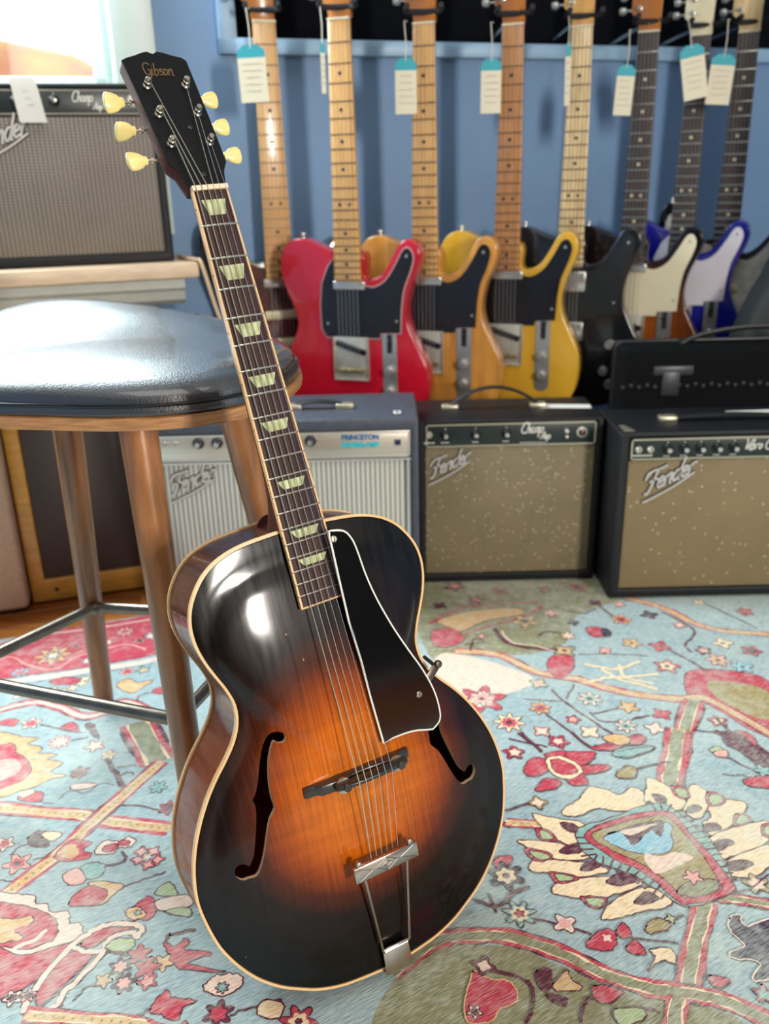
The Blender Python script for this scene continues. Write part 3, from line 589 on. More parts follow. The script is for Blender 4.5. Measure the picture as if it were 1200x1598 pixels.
('p','c',[(0.254,0.809),(0.268,0.831),(0.289,0.846),(0.325,0.861),(0.35,0.844),(0.343,0.828),(0.313,0.822),(0.281,0.814)],'m'),
('p','m',[(0.238,0.982),(0.255,0.98),(0.265,0.962),(0.248,0.963)],'m'),
('p','m',[(0.226,0.927),(0.247,0.939),(0.258,0.926),(0.236,0.921)],'m'),
('p','m',[(0.247,0.893),(0.263,0.909),(0.274,0.897),(0.256,0.89)],'m'),
('p','m',[(0.276,0.871),(0.3,0.885),(0.321,0.874),(0.291,0.864)],'m'),
('p','m',[(0.302,0.836),(0.323,0.853),(0.336,0.84),(0.313,0.832)],'m'),
('p','m',[(0.421,0.999),(0.436,1.012),(0.448,1.006),(0.431,0.995)],'m'),
('p','m',[(0.435,0.969),(0.454,0.974),(0.459,0.962),(0.438,0.957)],'m'),
('p','m',[(0.429,0.93),(0.453,0.942),(0.466,0.935),(0.434,0.918)],'m'),
('p','m',[(0.442,0.898),(0.468,0.902),(0.476,0.895),(0.447,0.883)],'m'),
('p','m',[(0.386,1.037),(0.403,1.031),(0.395,1.015),(0.386,1.022)],'m'),
('p','r',[(0.202,0.971),(0.22,0.966),(0.226,0.947),(0.205,0.95)],'m'),
('p','l',[(0.206,0.967),(0.218,0.963),(0.223,0.95),(0.208,0.952)],'m'),
('p','r',[(0.18,0.934),(0.21,0.925),(0.213,0.913),(0.191,0.91)],'m'),
('p','l',[(0.186,0.929),(0.208,0.923),(0.21,0.914),(0.194,0.913)],'m'),
('p','r',[(0.206,0.89),(0.235,0.884),(0.24,0.875),(0.213,0.87)],'m'),
('p','l',[(0.212,0.887),(0.232,0.882),(0.235,0.876),(0.217,0.873)],'m'),
('p','r',[(0.238,0.847),(0.269,0.844),(0.26,0.829),(0.245,0.831)],'m'),
('p','l',[(0.243,0.844),(0.265,0.842),(0.259,0.831),(0.248,0.833)],'m'),
('p','r',[(0.418,1.055),(0.44,1.048),(0.436,1.026),(0.419,1.03)],'m'),
('p','l',[(0.422,1.05),(0.437,1.045),(0.434,1.029),(0.423,1.032)],'m'),
('p','r',[(0.465,1.038),(0.487,1.033),(0.483,1.014),(0.458,1.008)],'m'),
('p','l',[(0.468,1.033),(0.484,1.029),(0.48,1.016),(0.463,1.012)],'m'),
('p','r',[(0.491,0.991),(0.507,0.989),(0.505,0.974),(0.478,0.968)],'m'),
('p','l',[(0.493,0.987),(0.504,0.986),(0.502,0.975),(0.484,0.971)],'m'),
('p','r',[(0.519,0.968),(0.533,0.967),(0.523,0.943),(0.511,0.948)],'m'),
('p','l',[(0.521,0.964),(0.53,0.963),(0.523,0.947),(0.515,0.95)],'m'),
('p','t',[(0.262,0.97),(0.313,0.99),(0.369,1.014),(0.398,1.014),(0.424,0.966),(0.436,0.941),(0.44,0.87),(0.426,0.846),(0.37,0.827),(0.35,0.839),(0.312,0.882),(0.272,0.906),(0.255,0.938)],'m'),
('t','m',[(0.265,0.962),(0.265,0.915),(0.291,0.901),(0.315,0.882),(0.331,0.861),(0.348,0.844)],0.022),
('t','m',[(0.368,1.008),(0.399,1.007),(0.417,0.976),(0.426,0.942),(0.433,0.905),(0.434,0.866)],0.022),
('p','r',[(0.271,0.964),(0.388,1.003),(0.414,0.953),(0.437,0.868),(0.424,0.844),(0.371,0.83),(0.352,0.842),(0.331,0.882),(0.294,0.914)],'m'),
('p','o',[(0.28,0.96),(0.381,0.991),(0.407,0.946),(0.422,0.866),(0.411,0.851),(0.372,0.841),(0.361,0.852),(0.336,0.895),(0.297,0.926)],'m'),
('p','b',[(0.298,0.955),(0.386,0.977),(0.387,0.953),(0.372,0.92),(0.323,0.922),(0.298,0.94)],'m'),
('p','m',[(0.3,0.959),(0.379,0.981),(0.371,0.951),(0.36,0.963),(0.33,0.936),(0.32,0.962)],'m'),
('p','h',[(0.32,0.962),(0.372,0.976),(0.351,0.963),(0.331,0.954)],''),
('p','h',[(0.338,0.917),(0.359,0.912),(0.382,0.92),(0.402,0.91),(0.381,0.898),(0.344,0.882)],''),
('p','k',[(0.361,0.851),(0.384,0.868),(0.418,0.869),(0.412,0.852),(0.381,0.841)],'m'),
('f','p',[(0.39,0.875)],0.0138,5,'p','m'),
('p','r',[(0.208,1.108),(0.225,1.13),(0.247,1.123),(0.248,1.102),(0.221,1.085),(0.207,1.09)],'m'),
('p','r',[(0.244,1.137),(0.278,1.145),(0.281,1.128),(0.258,1.12)],'m'),
('p','r',[(0.281,1.142),(0.324,1.139),(0.311,1.116),(0.289,1.105),(0.278,1.125)],'m'),
('p','r',[(0.293,1.106),(0.338,1.108),(0.328,1.092),(0.293,1.087)],'m'),
('p','r',[(0.268,1.079),(0.29,1.09),(0.297,1.065),(0.272,1.062)],'m'),
('p','r',[(0.215,1.052),(0.235,1.079),(0.257,1.072),(0.245,1.055)],'m'),
('p','c',[(0.244,1.125),(0.268,1.133),(0.292,1.111),(0.294,1.09),(0.27,1.076),(0.247,1.089)],'m'),
('p','r',[(0.251,1.121),(0.266,1.124),(0.284,1.108),(0.286,1.092),(0.27,1.086),(0.253,1.094)],'m'),
('f','r',[(0.198,1.144)],0.0164,5,'h','m'),
('f','r',[(0.272,1.17)],0.0151,5,'h','m'),
('s','m',[(0.216,1.198),(0.239,1.145)],0.0059),
('s','m',[(0.299,1.195),(0.322,1.148)],0.0051),
('p','o',[(0.345,1.085),(0.365,1.103),(0.378,1.097),(0.37,1.077),(0.346,1.076)],'m'),
('s','m',[(0.378,1.097),(0.436,1.113)],0.0041),
('f','o',[(0.214,1.025)],0.0153,4,'h','m'),
('s','m',[(0.164,1.009),(0.204,1.024)],0.0034),
('p','r',[(0.135,0.912),(0.15,0.921),(0.161,0.916),(0.15,0.901),(0.137,0.9)],'m'),
('f','n',[(0.148,0.885)],0.026,6,'c','m'),
('f','t',[(0.156,0.822)],0.0224,7,'c','m'),
('f','r',[(0.156,0.822)],0.0068,5,'r','m'),
('s','m',[(0.102,0.846),(0.132,0.835),(0.154,0.856),(0.177,0.865)],0.0055),
('s','m',[(0.122,0.855),(0.127,0.823)],0.0034),
('s','m',[(0.172,0.814),(0.239,0.789)],0.003),
('s','m',[(0.26,0.789),(0.337,0.771)],0.0027),
('f','h',[(0.209,0.805)],0.0162,4,'p','m'),
('p','o',[(0.305,0.797),(0.322,0.81),(0.333,0.806),(0.334,0.794),(0.309,0.787)],'m'),
('f','l',[(0.34,0.809)],0.0077,4,'l','m'),
('s','m',[(0.345,0.811),(0.358,0.814)],0.0031),
('p','r',[(0.232,0.781),(0.258,0.797),(0.266,0.782),(0.256,0.764),(0.23,0.768)],'m'),
('p','r',[(0.268,0.791),(0.281,0.804),(0.285,0.785),(0.273,0.782)],'m'),
('p','r',[(0.274,0.768),(0.289,0.778),(0.295,0.758),(0.278,0.759)],'m'),
('f','h',[(0.255,0.782)],0.0067,4,'h',''),
('p','c',[(0.301,0.764),(0.326,0.765),(0.326,0.744),(0.31,0.749),(0.29,0.735),(0.305,0.753)],'m'),
('p','r',[(0.358,0.727),(0.379,0.721),(0.367,0.711),(0.357,0.714)],'m'),
('p','n',[(0.411,0.807),(0.426,0.811),(0.428,0.795),(0.467,0.802),(0.436,0.729),(0.404,0.72),(0.422,0.743),(0.395,0.748),(0.392,0.757),(0.414,0.767),(0.406,0.785)],'h'),
('f','o',[(0.467,0.861)],0.0184,5,'h','m'),
('s','m',[(0.426,0.846),(0.454,0.853),(0.49,0.877)],0.0022),
('p','r',[(0.088,0.738),(0.107,0.73),(0.131,0.724),(0.135,0.702),(0.116,0.69),(0.1,0.675),(0.074,0.68)],'g'),
('f','m',[(0.103,0.747)],0.0142,4,'h','m'),
('s','m',[(0.108,0.741),(0.146,0.727),(0.155,0.708),(0.14,0.672)],0.0042),
('p','m',[(0.162,0.737),(0.179,0.74),(0.171,0.711),(0.162,0.72)],'m'),
('p','g',[(0.178,0.719),(0.198,0.739),(0.2,0.727),(0.211,0.714),(0.185,0.711)],'m'),
('p','m',[(0.167,0.707),(0.189,0.703),(0.184,0.692)],'m'),
('p','r',[(0.224,0.718),(0.255,0.71),(0.236,0.695),(0.221,0.7)],'m'),
('s','m',[(0.221,0.702),(0.209,0.696),(0.198,0.671)],0.0038),
('p','l',[(0.239,0.687),(0.269,0.687),(0.269,0.675),(0.242,0.666)],'m'),
('s','m',[(0.269,0.688),(0.289,0.683)],0.0029),
('p','m',[(0.548,1.185),(0.574,1.171),(0.585,1.101),(0.592,1.083),(0.575,1.078),(0.552,1.133),(0.536,1.153)],'m'),
('p','l',[(0.505,1.138),(0.52,1.147),(0.528,1.142),(0.518,1.127)],'m'),
('p','p',[(0.511,1.133),(0.532,1.137),(0.527,1.12),(0.511,1.122)],'m'),
('s','m',[(0.527,1.12),(0.55,1.091)],0.0043),
('p','r',[(0.53,1.064),(0.554,1.072),(0.581,1.067),(0.569,1.047),(0.534,1.05)],'m'),
('s','m',[(0.504,1.079),(0.539,1.074)],0.0025),
('f','t',[(0.568,1.084)],0.0152,5,'t','m'),
('p','t',[(0.349,1.132),(0.372,1.143),(0.423,1.151),(0.405,1.138),(0.371,1.126)],'m'),
('p','g',[(0.345,1.177),(0.379,1.185),(0.39,1.165),(0.367,1.156)],'m'),
('p','r',[(0.323,1.153),(0.371,1.154),(0.352,1.144),(0.329,1.145)],'m'),
('p','r',[(0.384,1.159),(0.402,1.181),(0.416,1.174),(0.403,1.158)],'m'),
('f','r',[(0.41,0.701)],0.0134,5,'t','m'),
('f','h',[(0.086,0.688)],0.0094,5,'m','m')]

RC = dict(m='#5e2436', r='#bd3f50', k='#8c8767', h='#ecc9b4', o='#a39062', g='#d6a873', c='#efd0a6', p='#e6a094', t='#84aaa2', b='#8fbccb', n='#3c2a44', l='#a9b784')
RA = math.radians(18.6)
def rug_material():
    m = bpy.data.materials.new('faded_woven_rug'); m.use_nodes = True; nt = m.node_tree; N = nt.nodes; Lk = nt.links; b = N['Principled BSDF']
    b.inputs['Roughness'].default_value = .85; b.inputs['Specular IOR Level'].default_value = .15
    at = N.new('ShaderNodeAttribute'); at.attribute_name = 'dye'
    tc = N.new('ShaderNodeTexCoord'); m0 = N.new('ShaderNodeMapping'); m0.inputs['Rotation'].default_value = (0, 0, math.radians(-31)); Lk.new(tc.outputs['Object'], m0.inputs['Vector'])
    mp = N.new('ShaderNodeMapping'); mp.inputs['Scale'].default_value = (70, 520, 1)
    Lk.new(m0.outputs[0], mp.inputs['Vector'])
    th = N.new('ShaderNodeTexNoise'); th.inputs['Scale'].default_value = 1.0; th.inputs['Detail'].default_value = 3; Lk.new(mp.outputs[0], th.inputs['Vector'])
    big = N.new('ShaderNodeTexNoise'); big.inputs['Scale'].default_value = 3.2; big.inputs['Detail'].default_value = 6; Lk.new(tc.outputs['Object'], big.inputs['Vector'])
    md = N.new('ShaderNodeTexNoise'); md.inputs['Scale'].default_value = 45; md.inputs['Detail'].default_value = 4; Lk.new(tc.outputs['Object'], md.inputs['Vector'])
    # thread value
    mr = N.new('ShaderNodeMapRange'); mr.inputs[1].default_value = .3; mr.inputs[2].default_value = .7; mr.inputs[3].default_value = .68; mr.inputs[4].default_value = 1.24; Lk.new(th.outputs['Fac'], mr.inputs[0])
    mul = N.new('ShaderNodeMix'); mul.data_type = 'RGBA'; mul.blend_type = 'MULTIPLY'; mul.inputs[0].default_value = 1; Lk.new(at.outputs['Color'], mul.inputs[6]); Lk.new(mr.outputs[0], mul.inputs[7])
    # worn patches: pile gone, pale warp shows
    s = N.new('ShaderNodeMath'); s.operation = 'MULTIPLY_ADD'; Lk.new(md.outputs['Fac'], s.inputs[0]); s.inputs[1].default_value = .9; Lk.new(th.outputs['Fac'], s.inputs[2])
    s2 = N.new('ShaderNodeMath'); s2.operation = 'MULTIPLY_ADD'; Lk.new(big.outputs['Fac'], s2.inputs[0]); s2.inputs[1].default_value = 1.6; Lk.new(s.outputs[0], s2.inputs[2])
    wr = N.new('ShaderNodeMapRange'); wr.inputs[1].default_value = 1.60; wr.inputs[2].default_value = 2.15; wr.inputs[3].default_value = 0.02; wr.inputs[4].default_value = .58; Lk.new(s2.outputs[0], wr.inputs[0])
    mx = N.new('ShaderNodeMix'); mx.data_type = 'RGBA'; mx.inputs[7].default_value = lin('#c6ccbe'); Lk.new(wr.outputs[0], mx.inputs[0]); Lk.new(mul.outputs[2], mx.inputs[6])
    Lk.new(mx.outputs[2], b.inputs['Base Color'])
    bp = N.new('ShaderNodeBump'); bp.inputs['Strength'].default_value = .5; bp.inputs['Distance'].default_value = .0012; Lk.new(th.outputs['Fac'], bp.inputs['Height']); Lk.new(bp.outputs[0], b.inputs['Normal'])
    return m
def build_rug():
    V = []; Fc = []; D = []
    def poly(pts, col, z):
        n = len(V); V.extend((p[0], p[1], z) for p in pts); Fc.append(tuple(range(n, n+len(pts)))); D.append(col)
    def rib(pts, wd, col, z, closed=False):
        P = pts + ([pts[0], pts[1]] if closed else []); n = len(V)
        for i in range(len(P)):
            a = P[max(i-1, 0)]; b = P[min(i+1, len(P)-1)]
            if closed and i == 0: a = pts[-1]
            if closed and i == len(P)-1: b = pts[2 % len(pts)]
            dx, dy = b[0]-a[0], b[1]-a[1]; l = math.hypot(dx, dy) or 1; j = 1+random.uniform(-.18, .18)
            V.append((P[i][0]-dy/l*wd/2*j, P[i][1]+dx/l*wd/2*j, z)); V.append((P[i][0]+dy/l*wd/2*j, P[i][1]-dx/l*wd/2*j, z))
        for i in range(len(P)-1): Fc.append((n+2*i, n+2*i+1, n+2*i+3, n+2*i+2)); D.append(col)
    def wob(pts, closed, a=.0015):
        P = smooth(pts, 5, closed); return [(x+random.uniform(-a, a), y+random.uniform(-a, a)) for x, y in P]
    cr, sr = math.cos(RA), math.sin(RA)
    E0 = (RUG_EDGE[0], RUG_EDGE[1])
    def rg(a, b): return (E0[0]+a*cr+b*sr, E0[1]+a*sr-b*cr)      # a along the edge, b towards the camera
    z = -.0028; dz = 2.6e-6; zb_ = FZ
    # ground of the field in slightly different dye lots
    NX, NY = 60, 48; A0, A1, B1 = -1.1, 2.75, 2.6
    base = len(V)
    for j in range(NY+1):
        for i in range(NX+1): p = rg(A0+(A1-A0)*i/NX, B1*j/NY); V.append((p[0], p[1], z))
    for j in range(NY):
        for i in range(NX): q = base+j*(NX+1)+i; Fc.append((q, q+NX+1, q+NX+2, q+1)); D.append('#97aaad' if (j//3) % 2 else '#9fb0b1')
    # thickness skirt
    cs = [rg(A0, 0), rg(A1, 0), rg(A1, B1), rg(A0, B1)]
    for k in range(4):
        a, b = cs[k], cs[(k+1) % 4]; n = len(V); V.extend([(a[0], a[1], zb_), (b[0], b[1], zb_), (b[0], b[1], z), (a[0], a[1], z)]); Fc.append((n, n+1, n+2, n+3)); D.append(RC['h'])
    for it in RUG:
        k, c, pts = it[0], RC[it[1]], it[2]; z += dz
        if k == 'p':
            P = wob(pts, True, .0014) if len(pts) > 4 else [q for q in wob(pts, True, .0010)]
            ol = it[3] if len(it) > 3 else 'm'
            poly(P, c, z)
            if ol: z += dz; rib(P, .0019, RC[ol], z, True)
        elif k == 's': rib(wob(pts, False, .0005) if it[3] > .02 else wob(pts, False), it[3], c, z)
        elif k == 't':
            P = smooth(pts, 12); acc = 0; last = P[0]
            for i in range(1, len(P)):
                a, b = P[i-1], P[i]; L = math.hypot(b[0]-a[0], b[1]-a[1]); t = 0
                while acc + (L-t) >= .011:
                    t += .011-acc; acc = 0; x = a[0]+(b[0]-a[0])*t/L; y = a[1]+(b[1]-a[1])*t/L
                    dx, dy = (b[0]-a[0])/L, (b[1]-a[1])/L; w2 = it[3]/2
                    poly([(x-dy*w2-dx*.0015, y+dx*w2-dy*.0015), (x+dy*w2-dx*.0015, y-dx*w2-dy*.0015), (x+dy*w2+dx*.0015, y-dx*w2+dy*.0015), (x-dy*w2+dx*.0015, y+dx*w2+dy*.0015)], c, z)
                acc += L-t
        elif k == 'f':
            (cx, cy), r, n, c2, ol = it[2][0], it[3], it[4], it[5], it[6]; a0 = random.random()*6
            def fl(rr, s=.32, m=n*6):
                return [(cx+rr*(1-s*.5+s*.5*math.cos(n*q*2*math.pi/m))*math.cos(a0+q*2*math.pi/m)*random.uniform(.95, 1.05), cy+rr*(1-s*.5+s*.5*math.cos(n*q*2*math.pi/m))*math.sin(a0+q*2*math.pi/m)) for q in range(m)]
            P = fl(r, .5); poly(P, c, z)
            if ol: z += dz; rib(P, .0018, RC[ol], z, True)
            if it[5] != it[1]: z += dz; poly(fl(r*.55, .3), RC[c2], z)
            if r > .02: z += dz; poly(fl(r*.22, .2), RC['m' if it[1] != 'm' else 'g'], z)
    # scattered small blossoms on the far parts of the field
    def clear(x, y): return x < -.95 or x > 1.05 or y < .55
    for k in range(150):
        p = rg(random.uniform(A0+.05, A1-.05), random.uniform(.35, B1-.05))
        if not clear(*p): continue
        z += dz; r = random.uniform(.012, .035); n = random.choice((5, 6, 7)); m = n*6; c = random.choice('rpcgmt')
        a = random.random()*6; q2 = (p[0]+math.cos(a)*.09, p[1]+math.sin(a)*.09); rib(wob([p, ((p[0]+q2[0])/2+.01, (p[1]+q2[1])/2), q2], False), .005, RC['m'], z); z += dz
        poly([(p[0]+r*(.8+.2*math.cos(n*t*2*math.pi/m))*math.cos(t*2*math.pi/m), p[1]+r*(.8+.2*math.cos(n*t*2*math.pi/m))*math.sin(t*2*math.pi/m)) for t in range(m)], RC[c], z)
    me = bpy.data.meshes.new('rug'); me.from_pydata(V, [], Fc); me.materials.append(rug_material())
    at = me.attributes.new('dye', 'FLOAT_COLOR', 'FACE'); cache = {}
    for i, h in enumerate(D):
        if h not in cache: cache[h] = lin(h)
        at.data[i].color = cache[h]
    o = bpy.data.objects.new('rug', me); COL.objects.link(o)
    return tag(o, 'faded blue and red floral rug covering the floor under guitar and stool', 'rug')
RUG_EDGE = (-0.7285, 1.5737)
rug = build_rug()

# ---------------------------------------------------------------- the archtop guitar
# body frame: x across (treble positive), y up the neck, z out of the top; origin at the neck joint
GB = Matrix([[0.87917, -0.16522, 0.44695], [0.47379, 0.20297, -0.85693], [0.05086, 0.96514, 0.25673]])
GO = Vector([-0.08929, 0.83194, 0.52272])
TAIL = Vector((0, -.5167, 0))
gt = thing('archtop_guitar', 'large sunburst archtop guitar leaning against the wooden stool', 'guitar')
gt.matrix_world = Matrix.Translation(GO + GB @ TAIL) @ GB.to_4x4()
OFF = tuple(-TAIL)
DEP = .096
HALF = [(0.0, 0.001), (0.0188, -0.0009), (0.0376, -0.0023), (0.0563, -0.0039), (0.0748, -0.0072), (0.0926, -0.0136), (0.1082, -0.0238), (0.1206, -0.038), (0.1295, -0.0544), (0.1335, -0.0727), (0.1325, -0.0915), (0.1278, -0.1097), (0.1207, -0.1272), (0.113, -0.1445), (0.1081, -0.1626), (0.1098, -0.1811), (0.1176, -0.1981), (0.129, -0.2131), (0.1416, -0.2272), (0.1532, -0.2421), (0.1633, -0.258), (0.1721, -0.2747), (0.1794, -0.2921), (0.1848, -0.3102), (0.1881, -0.3287), (0.1892, -0.3476), (0.1871, -0.3663), (0.1835, -0.3848), (0.1784, -0.403), (0.1709, -0.4203), (0.1616, -0.4368), (0.1508, -0.4523), (0.1382, -0.4661), (0.1239, -0.4785), (0.1081, -0.4889), (0.0919, -0.4984), (0.0744, -0.5056), (0.0563, -0.5105), (0.0376, -0.5132), (0.0188, -0.5152), (0.0, -0.5167)]
OUT = smooth([(x, y) for x, y in HALF[:-1]] + [(-x, y) for x, y in HALF[:0:-1]], 3, True)
def offset(pts, d):
    n = len(pts); o = []
    for i in range(n):
        a, b = pts[i-1], pts[(i+1) % n]; dx, dy = b[0]-a[0], b[1]-a[1]; l = math.hypot(dx, dy) or 1
        o.append((pts[i][0]-dy/l*d, pts[i][1]+dx/l*d))
    return o
A_ = sum(OUT[i-1][0]*OUT[i][1]-OUT[i][0]*OUT[i-1][1] for i in range(len(OUT)))
SG = 1 if A_ > 0 else -1
def inset(d): return offset(OUT, d*SG)
CC = (0, -.27)
def arch(k): return .019*(1-k**2.3) - .0022*math.exp(-((k-.9)/.05)**2)
def arch_at(x, y):
    # height of the carved top above the rim plane
    a = math.atan2(y-CC[1], x-CC[0]); best = min(OUT, key=lambda q: abs((math.atan2(q[1]-CC[1], q[0]-CC[0])-a+math.pi) % (2*math.pi)-math.pi))
    R = math.hypot(best[0]-CC[0], best[1]-CC[1]); return arch(min(1, math.hypot(x-CC[0], y-CC[1])/R))
def plate(mb, sgn, z0, thick, ins):
    rim = inset(ins); n = len(rim); ks = [1, .97, .94, .91, .88, .84, .79, .73, .66, .58, .5, .42, .34, .26, .18, .1]
    def ring(k, dz): return [(CC[0]+(x-CC[0])*k, CC[1]+(y-CC[1])*k, z0+sgn*(arch(k)+dz)) for x, y in rim]
    rings = [ring(k, 0) for k in ks]; low = [ring(k, -thick) for k in ks]
    vs = [p for r in rings for p in r] + [(CC[0], CC[1], z0+sgn*arch(0))] + [p for r in low for p in r] + [(CC[0], CC[1], z0+sgn*(arch(0)-thick))]
    m = len(ks); c1 = m*n; b2 = c1+1; c2 = b2+m*n; fs = []
    for i in range(m-1):
        for j in range(n):
            l = (j+1) % n; fs.append((i*n+j, (i+1)*n+j, (i+1)*n+l, i*n+l)); fs.append((b2+i*n+j, b2+i*n+l, b2+(i+1)*n+l, b2+(i+1)*n+j))
    for j in range(n):
        l = (j+1) % n; fs.append(((m-1)*n+j, c1, (m-1)*n+l)); fs.append((b2+(m-1)*n+j, b2+(m-1)*n+l, c2)); fs.append((j, l, b2+l, b2+j))
    mb.add(vs, fs)
def wood_shader(name, ramp, cx, cy, ax, ay, rough=.22, grain=.14, coat=.6, up=1.0):
    """nitro finish: elliptical sunburst over straight grain"""
    m = bpy.data.materials.new(name); m.use_nodes = True; nt = m.node_tree; N = nt.nodes; Lk = nt.links; b = N['Principled BSDF']
    b.inputs['Roughness'].default_value = rough; b.inputs['Specular IOR Level'].default_value = .10; b.inputs['Coat Weight'].default_value = coat; b.inputs['Coat Roughness'].default_value = .11
    tc = N.new('ShaderNodeTexCoord'); sp = N.new('ShaderNodeSeparateXYZ'); Lk.new(tc.outputs['Object'], sp.inputs[0])
    def mth(op, a, bb=None, c=None):
        q = N.new('ShaderNodeMath'); q.operation = op
        for i, v in enumerate((a, bb, c)):
            if v is None: continue
            if isinstance(v, (int, float)): q.inputs[i].default_value = v
            else: Lk.new(v, q.inputs[i])
        return q.outputs[0]
    dx = mth('DIVIDE', mth('SUBTRACT', sp.outputs[0], cx), ax)
    dyr = mth('SUBTRACT', sp.outputs[1], cy)
    dy = mth('ADD', mth('DIVIDE', mth('MAXIMUM', dyr, 0.0), ay*up), mth('DIVIDE', mth('MINIMUM', dyr, 0.0), ay))
    d = mth('SQRT', mth('ADD', mth('MULTIPLY', dx, dx), mth('MULTIPLY', dy, dy)))
    nz = N.new('ShaderNodeTexNoise'); nz.inputs['Scale'].default_value = 6; Lk.new(tc.outputs['Object'], nz.inputs['Vector'])
    d = mth('MULTIPLY_ADD', nz.outputs['Fac'], .12, mth('SUBTRACT', d, .06))
    cr = N.new('ShaderNodeValToRGB'); e = cr.color_ramp.elements; e[0].position = 0; e[0].color = lin(ramp[0][1]); e[1].position = 1; e[1].color = lin(ramp[-1][1])
    for p, c in ramp[1:-1]: q = e.new(p); q.color = lin(c)
    dd = mth('MULTIPLY', d, 1/1.5); Lk.new(dd, cr.inputs[0])
    mp = N.new('ShaderNodeMapping'); mp.inputs['Scale'].default_value = (420, 9, 60); Lk.new(tc.outputs['Object'], mp.inputs['Vector'])
    gn = N.new('ShaderNodeTexNoise'); gn.inputs['Scale'].default_value = 1; gn.inputs['Detail'].default_value = 3; Lk.new(mp.outputs[0], gn.inputs['Vector'])
    mp2 = N.new('ShaderNodeMapping'); mp2.inputs['Scale'].default_value = (14, 90, 30); Lk.new(tc.outputs['Object'], mp2.inputs['Vector'])
    g2 = N.new('ShaderNodeTexNoise'); g2.inputs['Scale'].default_value = 1; Lk.new(mp2.outputs[0], g2.inputs['Vector'])
    mr = N.new('ShaderNodeMapRange'); mr.inputs[1].default_value = .35; mr.inputs[2].default_value = .65; mr.inputs[3].default_value = 1-grain*1.6; mr.inputs[4].default_value = 1+grain
    Lk.new(mth('MULTIPLY_ADD', g2.outputs['Fac'], .35, mth('MULTIPLY', gn.outputs['Fac'], .65)), mr.inputs[0])
    mx = N.new('ShaderNodeMix'); mx.data_type = 'RGBA'; mx.blend_type = 'MULTIPLY'; mx.inputs[0].default_value = 1; Lk.new(cr.outputs[0], mx.inputs[6]); Lk.new(mr.outputs[0], mx.inputs[7])
    # tiny chips in the lacquer
    vo = N.new('ShaderNodeTexVoronoi'); vo.inputs['Scale'].default_value = 26; Lk.new(tc.outputs['Object'], vo.inputs['Vector'])
    ch = mth('LESS_THAN', vo.outputs['Distance'], .028)
    m2 = N.new('ShaderNodeMix'); m2.data_type = 'RGBA'; m2.inputs[7].default_value = lin('#c9966a'); Lk.new(mth('MULTIPLY', ch, .55), m2.inputs[0]); Lk.new(mx.outputs[2], m2.inputs[6])
    Lk.new(m2.outputs[2], b.inputs['Base Color'])
    # scratches in the gloss
    mp3 = N.new('ShaderNodeMapping'); mp3.inputs['Scale'].default_value = (160, 12, 20); mp3.inputs['Rotation'].default_value = (0, 0, .12); Lk.new(tc.outputs['Object'], mp3.inputs['Vector'])
    n3 = N.new('ShaderNodeTexNoise'); n3.inputs['Scale'].default_value = 1.0; n3.inputs['Detail'].default_value = 4; Lk.new(mp3.outputs[0], n3.inputs['Vector'])
    r3 = N.new('ShaderNodeMapRange'); r3.inputs[1].default_value = .45; r3.inputs[2].default_value = .7; r3.inputs[3].default_value = rough; r3.inputs[4].default_value = rough+.22; Lk.new(n3.outputs['Fac'], r3.inputs[0]); Lk.new(r3.outputs[0], b.inputs['Roughness'])
    return m
M_top = wood_shader('sunburst_top', [(0, '#c86a12'), (.30, '#b85a0c'), (.44, '#8f3d08'), (.56, '#4a1b08'), (.68, '#1a0d0a'), (1, '#060608')], 0.0022, -0.299, .140, .128, up=1.45, rough=.32, coat=.55, grain=.22)
M_side = wood_shader('red_brown_sides', [(0, '#a04c14'), (.35, '#84360e'), (.7, '#4a1a0c'), (1, '#30100a')], 0, -.33, .30, .22, rough=.25, grain=.12, coat=.45)
M_neckw = mat('brown_neck_mahogany', '#4a2012', .45, coat=.0, spec=.3, var=.25, scale=12, stretch=(6, 1, 6))
M_black = mat('black_lacquer', '#0c0c10', .16, coat=.5)
M_bind = mat('cream_binding', '#dfb27c', .3, coat=.4, var=.06, scale=20)
M_wbind = mat('white_binding', '#e2e0d4', .3, coat=.3)
M_cut = mat('raw_top_edge', '#d8b088', .6)
M_inside = mat('bare_inner_maple', '#8a6238', .8)
mb = MB(); plate(mb, 1, 0, .005, .0035)
top = mb.build('carved_top', [M_top, M_cut], gt, OFF, angle=50)
# sound holes cut through the carved top
FH = [(-0.0774, -0.2094), (-0.0734, -0.2129), (-0.0685, -0.213), (-0.0657, -0.2095), (-0.0667, -0.2046), (-0.0702, -0.2015), (-0.0764, -0.1998), (-0.083, -0.202), (-0.0899, -0.2105), (-0.0978, -0.2277), (-0.1035, -0.2438), (-0.1092, -0.2557), (-0.1133, -0.2606), (-0.112, -0.2658), (-0.1133, -0.2766), (-0.1181, -0.2951), (-0.125, -0.3168), (-0.1303, -0.3252), (-0.1324, -0.326), (-0.137, -0.3222), (-0.1434, -0.3223), (-0.1468, -0.3274), (-0.146, -0.3337), (-0.1409, -0.3391), (-0.1344, -0.3394), (-0.1272, -0.3398), (-0.122, -0.3349), (-0.1149, -0.3214), (-0.107, -0.2999), (-0.1009, -0.286), (-0.0937, -0.2766), (-0.0943, -0.266), (-0.0932, -0.25), (-0.0885, -0.2293), (-0.0833, -0.2171), (-0.08, -0.2112)]
FH = smooth(FH, 3, True)
cutm = MB(); cutm.prism(FH, -.03, .05, mi=1); cutm.prism([(-x, y) for x, y in FH], -.03, .05, mi=1)
cut = bpy.data.objects.new('cut', cutm.mesh('cut', [M_top, M_cut], 0)); COL.objects.link(cut); cut.matrix_world = gt.matrix_world @ Matrix.Translation(OFF)
bpy.context.view_layer.update()
